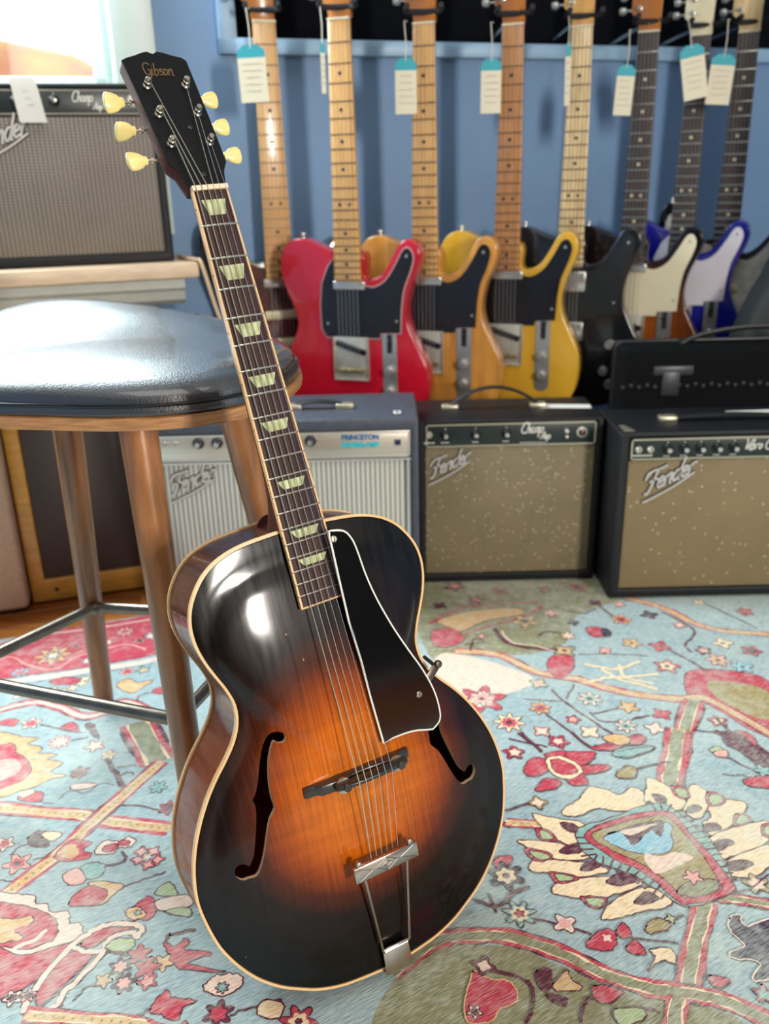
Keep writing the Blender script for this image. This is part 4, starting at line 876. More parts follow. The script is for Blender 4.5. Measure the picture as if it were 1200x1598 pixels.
md = top.modifiers.new('b', 'BOOLEAN'); md.operation = 'DIFFERENCE'; md.object = cut; md.solver = 'EXACT'
bpy.context.view_layer.update()
me = bpy.data.meshes.new_from_object(top.evaluated_get(bpy.context.evaluated_depsgraph_get()))
top.modifiers.clear(); old = top.data; top.data = me; bpy.data.meshes.remove(old); bpy.data.objects.remove(cut)
me.polygons.foreach_set('use_smooth', [True]*len(me.polygons)); me.set_sharp_from_angle(angle=math.radians(50))
mb = MB(); plate(mb, -1, -DEP, .004, .003)
mb.build('back', M_side, gt, OFF, angle=50)
r1 = inset(.002); r2 = inset(.0045); n = len(r1)
mb = MB(); mb.loft([[(x, y, z) for x, y in r1] for z in (-.003, -.03, -.065, -DEP+.003)], cap=False); mb.loft([[(x, y, z) for x, y in r2] for z in (-.003, -.05, -DEP+.003)], mi=1, cap=False)
mb.build('sides', [M_side, M_inside], gt, OFF, angle=60)
def ringbind(name, z0, z1, w0, w1, m=M_bind):
    a, b = inset(w0), inset(w1); n = len(a); vs = [(x, y, z0) for x, y in a]+[(x, y, z1) for x, y in a]+[(x, y, z1) for x, y in b]+[(x, y, z0) for x, y in b]; fs = []
    for i in range(n):
        j = (i+1) % n
        for q in range(4): p = (q+1) % 4; fs.append((q*n+i, q*n+j, p*n+j, p*n+i))
    mb = MB(); mb.add(vs, fs); return mb.build(name, m, gt, OFF, angle=50)
ringbind('top_binding', -.0062, .0006, 0, .0026); ringbind('back_binding', -DEP-.0006, -DEP+.005, 0, .004)

# neck frame
NR = Matrix([[0.99676, -0.02387, 0.07687], [0.0145, 0.99264, 0.12027], [-0.07917, -0.11877, 0.98976]]); NO = Vector([-0.00622, 0.34664, -0.03299])
def nk(x, y, z): return tuple(NR @ Vector((x, y, z)) + NO)
HA = Matrix.Rotation(math.radians(-16), 3, 'X')
def hd(x, y, z): return nk(*(HA @ Vector((x, y, z)) + Vector((0, .004, -.004))))
SCL = .6286
def fr(n): return SCL*(1-2**(-n/12))
def bw(y): return .0386 + (.0526-.0386)*(-y)/.4188       # board width
BE = -.4306
# neck shaft and heel
rings = []
for y in (.006, -.02, -.06, -.12, -.18, -.24, -.275, -.295, -.312, -.328, -.342, -.3478):
    hw = bw(y)/2; d = .0155+.004*(-y/.35); t = max(0, (-y-.265)/.083); dd = d + .058*t**2.2; wq = hw*(1-.30*t)
    rings.append([nk(hw*math.cos(a)*(1 if math.sin(a) < .35 else wq/hw + (1-wq/hw)*(1-math.sin(a))), y, -.006-dd*math.sin(a)**(1-.35*t)) for a in [math.pi*k/16 for k in range(17)]])
mb = MB(); mb.loft(rings); mb.build('neck', M_neckw, gt, OFF, angle=50)
hp = [nk(x, y, z) for x, y, z in ()]
mb = MB(); rg_ = [nk(.0175*math.cos(a), -.3470+.002*math.sin(a), 0) for a in (0,)]
mb.loft([[nk(bw(-.345)/2*.70*math.cos(a)*s_, -.3475+.016*math.sin(a)*s_, -.0855-.0035*h) for a in [math.pi*k/12 for k in range(13)]] for s_, h in ((1, 0), (1, .8), (.9, 1))]); mb.build('heel_cap', M_neckw, gt, OFF)
# fingerboard, its binding, frets, inlays
M_rose = mat('rosewood', '#3c2926', .6, spec=.2, var=.35, scale=18, stretch=(14, 1, 1), bump=.1)
mb = MB(nk); n_ = 12
def brd(mb, y0, y1, w0, w1, zt, zb, crown=.0012, mi=None):
    pr = []
    for y, ww in ((y0, w0), (y1, w1)):
        pr.append([(-ww/2+ww*i/8, y, zt-crown*((i-4)/4)**2) for i in range(9)] + [(ww/2, y, zb), (-ww/2, y, zb)])
    mb.loft(pr, mi=mi)
brd(mb, 0, BE, bw(0)-.004, bw(BE)-.004, 0, -.006); mb.build('fingerboard', M_rose, gt, OFF, angle=30)
for s in (-1, 1):
    mb = MB(nk); a0, a1 = s*(bw(0)/2-.002), s*bw(0)/2; b0, b1 = s*(bw(BE)/2-.002), s*bw(BE)/2
    mb.loft([[(a0, 0, -.006), (a1, 0, -.006), (a1, 0, -.0012), (a0, 0, -.0011)], [(b0, BE, -.006), (b1, BE, -.006), (b1, BE, -.0012), (b0, BE, -.0011)]])
    bo = mb.build('board_binding', M_bind, gt, OFF)
    if s < 0:
        for f, dy in ((1, 0), (3, 0), (5, 0), (7, 0), (9, 0), (12, .0042), (12, -.0042), (15, 0), (17, 0)):
            y = -(fr(f-1)+fr(f))/2 + dy; x = -bw(y)/2
            mb = MB(nk); mb.cyl((x+.0005, y, -.0034), (x-.00015, y, -.0034), .0011, n=10); mb.build('side_dot', M_black, bo, (0, 0, 0))
mb = MB(nk); mb.box(-bw(BE)/2, bw(BE)/2, BE-.0018, BE, -.006, -.0012); mb.build('board_end_binding', M_bind, gt, OFF)
M_fret = mat('nickel_fret', '#c9c6b8', .25, metal=1)
for f in range(1, 20):
    y = -fr(f); ww = bw(y); mb = MB(nk); mb.tube([(-ww/2+ww*i/8, y, .0002-.0012*((i-4)/4)**2) for i in range(9)], .0010, n=6); mb.build('fret', M_fret, gt, OFF)
M_pearl = mat('pearloid', '#cfd2a4', .2, coat=.6, var=.28, scale=120, stretch=(2, .5, 1), col2='#8f9567')
for f in (1, 3, 5, 7, 9, 12, 15, 17):
    y0, y1 = -fr(f-1), -fr(f); h = y0-y1; yc = (y0+y1)/2; hh = h*(.24 if f > 1 else .22); ww = bw(yc)*.66
    if f >= 15: hh = h*.27
    yt, yb = yc+hh, yc-hh; ht = ww/2; hb = ww/2*.64
    mb = MB(nk); mb.loft([[(-ht, yt, z-.0006), (ht, yt, z-.0006), (hb*.95+.0012, yb, z-.0006), (-hb, yb, z-.0006)] for z in (-.0012, .00085)]); mb.build('inlay', M_pearl, gt, OFF)
mb = MB(nk); mb.box(-bw(0)/2, bw(0)/2, .0, .005, -.006, .0022); mb.build('nut', mat('bone_nut', '#f0cdb0', .35), gt, OFF, bevel=.0008)
# dark riser under the board where it passes over the top
mb = MB(nk); mb.loft([[(s*bw(y)/2*.93, y, z) for s, z in ((-1, -.0055), (1, -.0055), (1, -.020), (-1, -.020))] for y in (-.3484, BE+.004)]); mb.build('board_riser', M_black, gt, OFF)

# headstock
HS = [(-.0200, -.001), (-.0246, .0208), (-.0315, .0305), (-.0325, .058), (-.0332, .0854), (-.0341, .119), (-.0358, .1535), (-.0362, .158), (-.030, .1612), (-.0205, .1640), (-.0120, .1675), (-.0055, .1690), (0, .1660),
      (.0055, .1690), (.0120, .1675), (.0205, .1640), (.030, .1612), (.0342, .1570), (.0340, .1530), (.0335, .119), (.0330, .0854), (.0322, .058), (.0312, .0295), (.0243, .0180), (.0195, -.001)]
mb = MB(hd); mb.prism(HS, -.0155, -.0012); hso = mb.build('headstock', M_neckw, gt, OFF, bevel=.001)
mb = MB(hd); mb.prism([(x*.99, y) for x, y in HS], -.0012, 0.0); mb.build('head_veneer', mat('black_head_veneer', '#08080d', .4, spec=.2), hso)
mb = MB(hd); script(mb, 'Gibson', -.0175, .1385, .0150, .0007, 0.0003, slant=.05, rise=-.06, plane='xy'); mb.build('gold_lettering', mat('gold_ink', '#6f5230', .45, metal=.2), hso, label='gold script lettering')
mb = MB(hd); mb.lathe([(.0028, -.0002), (.0028, .0006), (.0015, .0012), (0, .0012)], (.0075, .073, 0)); mb.lathe([(.0026, -.0002), (.0026, .0006), (0, .001)], (.001, .0155, 0)); mb.build('head_screws', mat('dark_screw', '#3a3834', .4, metal=.6), hso)
M_nick = mat('aged_nickel', '#b7ae9c', .28, metal=1, var=.2, scale=60)
M_btn = mat('cream_button', '#e6d287', .3, coat=.4, var=.08, scale=60)
for s in (-1, 1):
    for y in (.1253, .0898, .0533):
        px_ = s*.0213 - (0 if s > 0 else -.001)
        mb = MB(hd); mb.lathe([(.0046, -.0005), (.0046, .0012), (.0036, .0022), (.0031, .0024), (.0031, .0052), (.0022, .0057), (.0022, .0074), (.0030, .0079), (.0031, .0102), (.0024, .0112), (0, .0113)], (px_, y, 0), n=18)
        tn_ = mb.build('tuner', M_nick, gt, OFF, angle=40)
        mb = MB(hd); ex = s*.034; zz = -.0195
        mb.box(min(px_-.004, px_+s*.006), max(px_-.004, px_+s*.006), y-.006, y+.006, -.024, -.0156); mb.cyl((px_, y-.002, zz), (ex+s*.0088, y-.002, zz), .0014, n=10)
        mb.cyl((ex+s*.0005, y-.002, zz+.000), (ex+s*.003, y-.002, zz), .0026, n=12); mb.build('tuner_shaft', M_nick, tn_)
        # keystone button, thin across z turned a little
        rot = {(-1, .1253): .5, (-1, .0898): 1.1, (-1, .0533): .15}.get((s, y), .35)
        kb = 1.12 if s < 0 else 1.0
        pr = [(a*kb, r*kb) for a, r in [(0, .0036), (.0012, .0046), (.0024, .0040), (.0038, .0052), (.0062, .0072), (.0100, .0086), (.0140, .0093), (.0168, .0088), (.0182, .0066), (.0186, .0)]]
        R_ = []
        for (a, r) in pr:
            R_.append([( ex+s*(.0082+a), y-.002 + (r*math.cos(q)*math.cos(rot) - min(.0034, .0024+a*.1)*math.sin(q)*math.sin(rot)*(1 if r > .001 else 0)), zz + (r*math.cos(q)*math.sin(rot) + min(.0034, .0024+a*.1)*math.sin(q)*math.cos(rot)*(1 if r > .001 else 0))) for q in [2*math.pi*k/18 for k in range(18)]])
        mb = MB(hd); mb.loft(R_); mb.build('tuner_button', M_btn, tn_, angle=60)

# bridge with thumbwheels
def bz(x, y): return arch_at(x, y)
M_bridge = mat('ebony_bridge', '#2a2422', .3, coat=.3, var=.3, scale=20)
BY = -.2715; SZ = .040; SXO = 0.0098
def tilt(y): return y
mb = MB()
pr = [(-.062, .0055), (-.050, .0065), (-.046, .0125), (-.030, .0135), (-.012, .0115), (0, .0105), (.012, .0115), (.030, .0135), (.046, .0125), (.050, .0065), (.062, .0055)]
g0 = min(bz(-.05, BY), bz(.05, BY))-.0012
mb.loft([[(x, BY-.0062, bz(x, BY)-.0012), (x, BY+.0062, bz(x, BY)-.0012), (x, BY+.0052, bz(x, BY)+h-.001), (x, BY-.0052, bz(x, BY)+h-.001)] for x, h in pr]); br = mb.build('bridge', M_bridge, gt, OFF, bevel=.0007)
mb = MB(); zs = bz(0, BY)+.0155
pr = [(-.042, .0055), (-.036, .0085), (-.018, .0105), (0, .0112), (.018, .0105), (.036, .0085), (.042, .0055)]
mb.loft([[(x+SXO, BY-.0045, zs), (x+SXO, BY+.0045, zs), (x+SXO, BY+.0018, zs+h), (x+SXO, BY-.0018, zs+h)] for x, h in pr]); mb.build('saddle', M_bridge, br, bevel=.0005)
SZ = zs+.0113
for x in (SXO-.032, SXO+.032):
    mb = MB(); mb.lathe([(.0016, 0), (.0016, .006), (.0086, .006), (.0090, .0066), (.0090, .0086), (.0086, .0092), (.0018, .0092), (.0018, .018)], (x, BY-.0015, bz(x, BY)+.006), n=28); mb.build('thumbwheel', M_nick, br)
    mb = MB(); mb.lathe([(.0044, 0), (.0044, .0016), (.0038, .0022), (.0, .0022)], (x, BY, zs+.0105 if False else zs+.0088), n=16); mb.build('post_cap', M_bridge, br)

# strings: tuner post > nut > saddle > tailpiece
NX_ = [-.0158, -.0095, -.0032, .0032, .0095, .0158]; SX = [-.0195, -.0118, -.0040, .0038, .0117, .0195]
TX = [-.0155, -.0090, -.0026, .0040, .0106, .0172]
TXO = 0.0058; TY = -.362; TZ = .034
posts = [(-.0203, .0533), (-.0203, .0898), (-.0203, .1253), (.0213, .1253), (.0213, .0898), (.0213, .0533)]
SR = [.00065, .0006, .0005, .00042, .00032, .00028]
M_str = mat('bronze_string', '#d9cdb4', .3, metal=.9); M_str2 = mat('steel_string', '#d8dade', .25, metal=.9)
for i in range(6):
    p0 = hd(posts[i][0]+(.002 if i < 3 else -.002), posts[i][1]-.001, .0068); p1 = nk(NX_[i], .0026, .0022+SR[i]*.6); p2 = (SX[i]+SXO, BY, SZ+SR[i]*.6); p3 = (TX[i]+TXO, TY, TZ)
    mb = MB(); mb.tube([p0, p1, p2, p3], SR[i]*.95, n=6); mb.tube([hd(posts[i][0]+.0034*math.cos(q), posts[i][1]+.0034*math.sin(q), 0.0058+.0008*q/6) for q in [k*.7 for k in range(20)]], SR[i]*.8, n=5)
    mb.build('string', M_str if i < 4 else M_str2, gt, OFF)

# trapeze tailpiece
TC = 0.0055
mb = MB(); mb.prism([(TC-.0385, TY-.019), (TC+.0385, TY-.019), (TC+.0385, TY-.002), (TC-.0385, TY-.002)], TZ-.0015, TZ+.0035)
tp = mb.build('tailpiece', mat('tailpiece_nickel', '#c4b8ae', .22, metal=1, var=.12, scale=40), gt, OFF, bevel=.001)
mb = MB(); cy = TY-.0105; z = TZ+.0036
for a, b in (((TC, cy+.007), (TC+.013, cy)), ((TC+.013, cy), (TC, cy-.007)), ((TC, cy-.007), (TC-.013, cy)), ((TC-.013, cy), (TC, cy+.007)), ((TC-.034, cy+.007), (TC-.017, cy)), ((TC-.017, cy), (TC-.034, cy-.007)), ((TC+.034, cy+.007), (TC+.017, cy)), ((TC+.017, cy), (TC+.034, cy-.007)),
             ((TC-.006, cy), (TC, cy+.003)), ((TC, cy+.003), (TC+.006, cy)), ((TC+.006, cy), (TC, cy-.003)), ((TC, cy-.003), (TC-.006, cy))):
    mb.cyl((a[0], a[1], z), (b[0], b[1], z), .0005, n=6)
mb.build('engraved_diamonds', mat('engraving_shade', '#6f675e', .35, metal=.9), tp)
for x in (TC-.031, TC+.031):
    mb = MB(); mb.lathe([(.0035, -.002), (.0035, .002), (.0028, .0032), (0, .0038)], (x, TY+.001, TZ+.001), (0, 0, 1)); mb.build('tailpiece_nut', M_nick, tp)
mb = MB(); zb = .010
W1, W2 = TC-.0255, TC+.0265; HX0, HX1 = -0.0106, 0.0233; HY = -.489
mb.tube([(W1, TY-.010, TZ-.002), (W1, TY-.018, TZ-.003), (HX0, HY+.004, zb+.002), (HX0+.0025, HY, zb), (HX1-.0025, HY, zb), (HX1, HY+.004, zb+.002), (W2, TY-.018, TZ-.003), (W2, TY-.010, TZ-.002)], .0017, n=10); mb.build('trapeze_wire', tp.data.materials[0], tp)
mb = MB(); mb.prism([(HX0+.001, HY+.002), (HX1-.001, HY+.002), (HX1-.0005, -.508), (HX1+.0005, -.5186), (HX0-.0005, -.5186), (HX0+.0005, -.508)], zb-.0035, zb-.0015)
mb.cyl((HX0+.001, HY+.001, zb-.001), (HX1-.001, HY+.001, zb-.001), .0024, n=12); mb.box(HX0, HX1, -.5192, -.5176, -.05, zb-.0016); mb.build('tail_hinge', tp.data.materials[0], tp, bevel=.0005)

# pickguard with white edge, on its side bracket
PG = [(0.0218, -0.0104), (0.037, -0.0143), (0.044, -0.0232), (0.0478, -0.0364), (0.0524, -0.0663), (0.0596, -0.0955), (0.0709, -0.1283), (0.0833, -0.1577), (0.0963, -0.1862), (0.1051, -0.2134), (0.1075, -0.2366), (0.1049, -0.249), (0.095, -0.2555), (0.0863, -0.2531), (0.0779, -0.2502), (0.0685, -0.2484), (0.0593, -0.2477), (0.0462, -0.2475), (0.0344, -0.2493), (0.0305, -0.1982), (0.028, -0.1527), (0.0234, -0.1072), (0.0222, -0.0619), (0.0215, -0.0173)]
PGS = smooth(PG[:13], 4) + PG[13:]
def pz(y): return .0245 - (.0035 if y < -.2 else .0035*(-y-.0)/.2)*0
ZG = .0235
mb = MB(); mb.prism(PGS, ZG, ZG+.0018); pg = mb.build('pickguard', mat('black_celluloid', '#08090b', .1, coat=.6), gt, OFF)
n = len(PGS); A2 = sum(PGS[i-1][0]*PGS[i][1]-PGS[i][0]*PGS[i-1][1] for i in range(n)); s2 = 1 if A2 > 0 else -1
def band(i0, i1, mbx, w, z0, z1, d0=0.0):
    idx = [k % n for k in range(i0, i1+1)]; P = offset(PGS, 0)
    mbx.tube([(PGS[k][0], PGS[k][1], (z0+z1)/2) for k in idx], w, n=6, flat=1.0)
mb = MB(); mb.tube([(x, y, ZG+.0010) for x, y in PGS], .0013, n=6, closed=True); mb.build('white_edge', M_wbind, pg)
for q in [(0.0863, -0.2116), (0.025, -0.0197)]:
    mb = MB(); mb.lathe([(.0036, -.0004), (.0036, .0008), (.0028, .0014), (0, .0015)], (q[0], q[1], ZG+.0018), n=18); sc = mb.build('guard_screw', M_nick, pg)
    mb = MB(); mb.box(q[0]-.0004, q[0]+.0004, q[1]-.0030, q[1]+.0030, ZG+.0030, ZG+.0034); mb.build('screw_slot', M_black, pg)
bk = [(0.0953, -0.2074), (0.1155, -0.1902)]
mb = MB(); x0, y0 = bk[0]; x1, y1 = bk[1]; nx_, ny_ = -(y1-y0), (x1-x0); l = math.hypot(nx_, ny_); nx_, ny_ = nx_/l*.0045, ny_/l*.0045
mb.prism([(x0+nx_, y0+ny_), (x1+nx_, y1+ny_), (x1-nx_, y1-ny_), (x0-nx_, y0-ny_)], ZG-.004, ZG-.0022); mb.cyl((x1, y1, ZG-.003), (x1+.004, y1+.003, -.012), .0022, n=10); mb.lathe([(.0045, 0), (.0045, .004), (.003, .005)], (x1+.003, y1+.002, ZG-.005), (0, 0, 1), n=12)
mb.build('guard_bracket', mat('tarnished_bracket', '#6a5f56', .35, metal=1), gt, OFF, bevel=.0004)

# ---------------------------------------------------------------- the stool
M_leg = mat('walnut_stain_leg', '#96643c', .28, coat=.35, var=.30, scale=9, stretch=(7, 7, .8), bump=.04, bscale=60)
M_ply = mat('walnut_ply_edge', '#a8794e', .38, coat=.2, var=.28, scale=26, stretch=(1, 1, 14))
M_vinyl = mat('black_vinyl', '#20242a', .40, coat=1.0, var=.05, scale=20, bump=.30, bscale=420, spec=1.0)
M_rod = mat('brushed_steel_rod', '#7a7166', .33, metal=1, var=.15, scale=40)
SCN = Vector((-.383, 1.128, 0))
st = thing('bar_stool', 'wooden bar stool with black padded seat left of the archtop guitar', 'stool', (SCN.x, SCN.y, 0))
SO = Vector((SCN.x, SCN.y, 0))
def sl(p): return Vector(p)-SO
legs = {'A': ((-.250, .905, .0035), (-.290, .995, .592)), 'B': ((-.505, 1.315, .0035), (-.472, 1.264, .592)), 'C': ((-.135, 1.262, .0035), (-.218, 1.200, .592)), 'D': ((-.690, 1.060, .0035), (-.560, 1.090, .592))}
RZ_ = .205
def onleg(k, z):
    a, b = Vector(legs[k][0]), Vector(legs[k][1]); return a+(b-a)*((z-a.z)/(b.z-a.z))
for k, (a, b) in legs.items():
    a, b = Vector(a), Vector(b); pts = []; rs = []
    for t in (0, .004, .05, .2, .4, .6, .8, .97, 1): pts.append(sl(a+(b-a)*t)); rs.append((.0165+.0062*t) * (.85 if t == 0 else 1))
    mb = MB(); mb.tube(pts, rs, n=28); mb.build('leg', M_leg, st, angle=40)
order = ['A', 'C', 'B', 'D']
cen = sum((onleg(k, RZ_) for k in order), Vector())/4
for i in range(4):
    p, q = onleg(order[i], RZ_), onleg(order[(i+1) % 4], RZ_); d = (q-p).normalized(); m_ = (p+q)/2
    outp = (p-cen).normalized()*-.024; outq = (q-cen).normalized()*-.024
    P = [sl(p+outp), sl(p+outp+d*.02-outp*.15), sl(q+outq-d*.02-outq*.15), sl(q+outq)]
    mb = MB(); mb.tube(smooth([tuple(x) for x in P], 5), .0092, n=14); mb.build('footrest_bar', M_rod, st, angle=60)
for k in order:
    p = onleg(k, RZ_); o_ = (p-cen).normalized(); mb = MB(); mb.lathe([(.0085, .0), (.0085, .001), (.005, .0035), (0, .0045)], sl(p-o_*.0335), -o_, n=16); mb.build('footrest_screw', M_rod, st)
# saddle seat: superellipse in plan, raised towards the back
SW, SD = .250, .195
sa = math.radians(-8)
def seat_pt(r, a, h):
    ca, sa_ = math.cos(a), math.sin(a); e = 2.6
    rr = (abs(ca)**e + abs(sa_)**e)**(-1/e) * r
    u, v_ = SW*ca*rr, SD*sa_*rr
    un, vn = u/SW, v_/SD
    z = .600 + .052*max(0, .8*vn-.50*un+.05)**1.6 - .006*max(0, -vn)**2 - .006*max(0, un)
    x = SEATC[0] + u*math.cos(sa) - v_*math.sin(sa); y = SEATC[1] + u*math.sin(sa) + v_*math.cos(sa)
    return (x-SO.x, y-SO.y, z+h-SO.z)
SEATC = (-.362, 1.165)
NA = 72
angs = [2*math.pi*k/NA for k in range(NA)]
mb = MB(); mb.loft([[seat_pt(r, a, h) for a in angs] for r, h in ((.0001, -.004), (.5, -.004), (.9, -.004), (1.0, -.002), (1.005, .005), (1.0, .012), (.95, .013), (.5, .013), (.0001, .013))]); shell = mb.build('seat_shell', M_ply, st, angle=40)
mb = MB(); rr = [(.001, .013), (.95, .013), (.985, .0145), (.99, .020), (.975, .0255), (.972, .0265), (.975, .030), (.955, .040), (.90, .0475), (.80, .053), (.6, .0575), (.4, .0600), (.2, .061), (.0005, .0613)]
mb.loft([[seat_pt(r, a, h) for a in angs] for r, h in rr]); mb.build('seat_cushion', M_vinyl, st, angle=60)
mb = MB(); mb.tube([seat_pt(.982, a, .0262) for a in angs], .0022, n=8, closed=True); mb.build('seat_piping', mat('black_piping', '#0c0c0e', .3), st)

# ---------------------------------------------------------------- amplifiers
def grille_mat(name, c1, c2, px_, pz_, dx_=.45, dz_=.35, sp=.0, mixx=1.0, mixz=.6, rough=.6, c3='#d8cdb0', var=.12):
    m = bpy.data.materials.new(name); m.use_nodes = True; nt = m.node_tree; N = nt.nodes; Lk = nt.links; b = N['Principled BSDF']; b.inputs['Roughness'].default_value = rough
    tc = N.new('ShaderNodeTexCoord'); se = N.new('ShaderNodeSeparateXYZ'); Lk.new(tc.outputs['Object'], se.inputs[0])
    def M(op, a, b_=None, c=None):
        q = N.new('ShaderNodeMath'); q.operation = op
        for i, v in enumerate((a, b_, c)):
            if v is None: continue
            if isinstance(v, (int, float)): q.inputs[i].default_value = v
            else: Lk.new(v, q.inputs[i])
        return q.outputs[0]
    def line(o, p, d):
        q = M('PINGPONG', M('DIVIDE', o, p), .5); r = N.new('ShaderNodeMapRange'); r.inputs[1].default_value = d*.5-.07; r.inputs[2].default_value = d*.5+.07; r.inputs[3].default_value = 1; r.inputs[4].default_value = 0; Lk.new(q, r.inputs[0]); return r.outputs[0]
    lx = M('MULTIPLY', line(se.outputs[0], px_, dx_), mixx); lz = M('MULTIPLY', line(se.outputs[2], pz_, dz_), mixz); f = M('MAXIMUM', lx, lz)
    no = N.new('ShaderNodeTexNoise'); no.inputs['Scale'].default_value = 7; no.inputs['Detail'].default_value = 4; Lk.new(tc.outputs['Object'], no.inputs['Vector'])
    f = M('MINIMUM', M('MAXIMUM', M('MULTIPLY_ADD', M('SUBTRACT', no.outputs['Fac'], .5), var*4, f), 0.0), 1.0)
    mx = N.new('ShaderNodeMix'); mx.data_type = 'RGBA'; mx.inputs[6].default_value = lin(c1); mx.inputs[7].default_value = lin(c2); Lk.new(f, mx.inputs[0]); out = mx.outputs[2]
    if sp > 0:
        vo = N.new('ShaderNodeTexVoronoi'); vo.inputs['Scale'].default_value = 160; Lk.new(tc.outputs['Object'], vo.inputs['Vector']); hs = N.new('ShaderNodeSeparateColor'); Lk.new(vo.outputs['Color'], hs.inputs[0])
        g = M('MULTIPLY', M('MULTIPLY', M('LESS_THAN', vo.outputs['Distance'], .35), M('LESS_THAN', hs.outputs[0], sp)), .6)
        m2 = N.new('ShaderNodeMix'); m2.data_type = 'RGBA'; m2.inputs[7].default_value = lin(c3); Lk.new(g, m2.inputs[0]); Lk.new(out, m2.inputs[6]); out = m2.outputs[2]
    Lk.new(out, b.inputs['Base Color']); bp = N.new('ShaderNodeBump'); bp.inputs['Strength'].default_value = .4; bp.inputs['Distance'].default_value = .001; bp.invert = True; Lk.new(f, bp.inputs['Height']); Lk.new(bp.outputs[0], b.inputs['Normal'])
    return m
M_tolex = mat('black_tolex', '#111216', .5, spec=.35, var=.12, scale=90, bump=.35, bscale=420)
M_tolexd = mat('dusty_sheen_tolex', '#3e434e', .5, var=.2, scale=60, bump=.35, bscale=420)  # dust and window sheen are both put into this paler blue grey
M_chrome = mat('chrome', '#d0d0cb', .2, metal=.8)
M_satin = mat('satin_metal', '#c4c0b4', .38, metal=.55, var=.1)
M_white = mat('white_paint_mark', '#dddbd0', .5)
M_paper = mat('white_paper', '#d9d6cc', .7)
M_knob = mat('black_knob', '#17171a', .3)
M_silver = mat('script_silver', '#cfcac4', .35, metal=.5)
M_darkpart = mat('script_black_edge', '#1c1a1c', .5)  # near-black colour of badge edges, dots, feet and handles
def amp(name, label, loc, rz, W, Dp, Hh, tolex, grille, panel, g_z, p_z, mg=.014, border=None, group=None):
    t = thing(name, label, 'amplifier', loc, rz, group)
    x0, x1 = -W/2, W/2; r = .014; mb = MB()
    zi0, zi1 = g_z[0], p_z[1] if p_z else g_z[1]
    O = [(x0, 0, 0), (x1, 0, 0), (x1, 0, Hh), (x0, 0, Hh)]; I = [(x0+mg, 0, zi0), (x1-mg, 0, zi0), (x1-mg, 0, zi1), (x0+mg, 0, zi1)]
    J = [(a, r, c) for a, b, c in I]; K = [(a, Dp, c) for a, b, c in O]; vs = O+I+J+K; fs = [(8, 9, 10, 11), (15, 14, 13, 12)]
    for i in range(4):
        j = (i+1) % 4; fs += [(i, j, 4+j, 4+i), (4+i, 4+j, 8+j, 8+i), (i, 12+i, 12+j, j)]
    mb.add(vs, fs); cab = mb.build('cabinet', tolex, t, bevel=.005, seg=3)
    mb = MB(); mb.box(x0+mg+.001, x1-mg-.001, .006, .0135, g_z[0]+.001, g_z[1]-.001); gr = mb.build('grille_cloth', grille, t, bevel=.0015)
    if p_z:
        mb = MB(); mb.box(x0+mg+.001, x1-mg-.001, .001, .0135, p_z[0]+.001, p_z[1]-.001); pn = mb.build('control_panel', panel, t, bevel=.001)
        if border:
            mb = MB(); a, b, c, d = x0+mg+.002, x1-mg-.002, p_z[0]+.002, p_z[1]-.002
            for bx in ((a, b, c, c+.003), (a, b, d-.003, d), (a, a+.003, c, d), (b-.003, b, c, d)): mb.box(bx[0], bx[1], -.0002, .0012, bx[2], bx[3])
            mb.build('panel_border', border, pn)
    return t
def knob(t, x, z, r=.011, cap=M_chrome, skirt=M_knob):
    mb = MB(); mb.lathe([(r, .0), (r*.98, -.003), (r*.62, -.006), (r*.58, -.015), (r*.5, -.017), (0, -.017)], (x, .001, z), (0, 1, 0), n=18); k = mb.build('knob', skirt, t)
    mb = MB(); mb.lathe([(r*.46, -.0168), (r*.42, -.0185), (0, -.019)], (x, .001, z), (0, 1, 0), n=14); mb.build('knob_cap', cap, k)
    mb = MB(); mb.box(x-.0008, x+.0008, -.0005, .0008, z+r*1.1, z+r*1.35); mb.build('dial_mark', M_white, k)
def jack(t, x, z, r=.0075):
    mb = MB(); mb.lathe([(r, .0), (r, -.003), (r*.7, -.006), (r*.45, -.006), (r*.4, -.001), (0, -.001)], (x, .001, z), (0, 1, 0), n=16); mb.build('input_jack', M_satin, t)
def underline(t, x0, x1, z, n=6, h=.0022, m=None):
    mb = MB(); w_ = (x1-x0)/n
    for i in range(n): mb.box(x0+i*w_, x0+i*w_+w_*.7, -.0004, .0006, z, z+h)
    mb.build('panel_print', m or M_white, t)
def name_script(t, text, x, z, h, rise=.33, r=.0028, line=True):
    dark = MB(); fr_ = MB()
    for mb_, rr, y in ((dark, r*1.55, .0045), (fr_, r, .0008)):
        xe = script(mb_, text, 0, 0, h, rr, yf=y, slant=.18, rise=rise)
        if line:
            P = [(-.05*h, y, -.42*h), (.4*h, y, -.30*h+rise*.2*h), (xe*.6, y, -.2*h+rise*xe*.55), (xe, y, .02*h+rise*xe)]
            mb_.tube(smooth(P, 4), rr*.9, n=5, flat=.6, up=(0, 1, 0))
    lo = dark.build('script_badge', M_darkpart, t, (x, 0, z)); fr_.build('script_badge_face', M_silver, lo)
def handle(t, x0, x1, y, z, hgt, capm=M_chrome, tilt=0.0):
    n = 12; P = [(x0+(x1-x0)*i/n, y+tilt*math.sin(math.pi*i/n), z+.006+hgt*math.sin(math.pi*i/n)**.8) for i in range(n+1)]
    mb = MB(); mb.tube(P, .010, n=10, flat=.35, up=(0, 0, 1)); h = mb.build('handle', mat('black_rubber_strap', '#141416', .5), t, angle=50)
    for xx in (x0, x1):
        s = 1 if xx == x1 else -1
        mb = MB(); mb.box(min(xx-s*.022, xx+s*.016), max(xx-s*.022, xx+s*.016), y-.012, y+.012, z, z+.012); mb.build('handle_cap', capm, h, bevel=.004, seg=3)
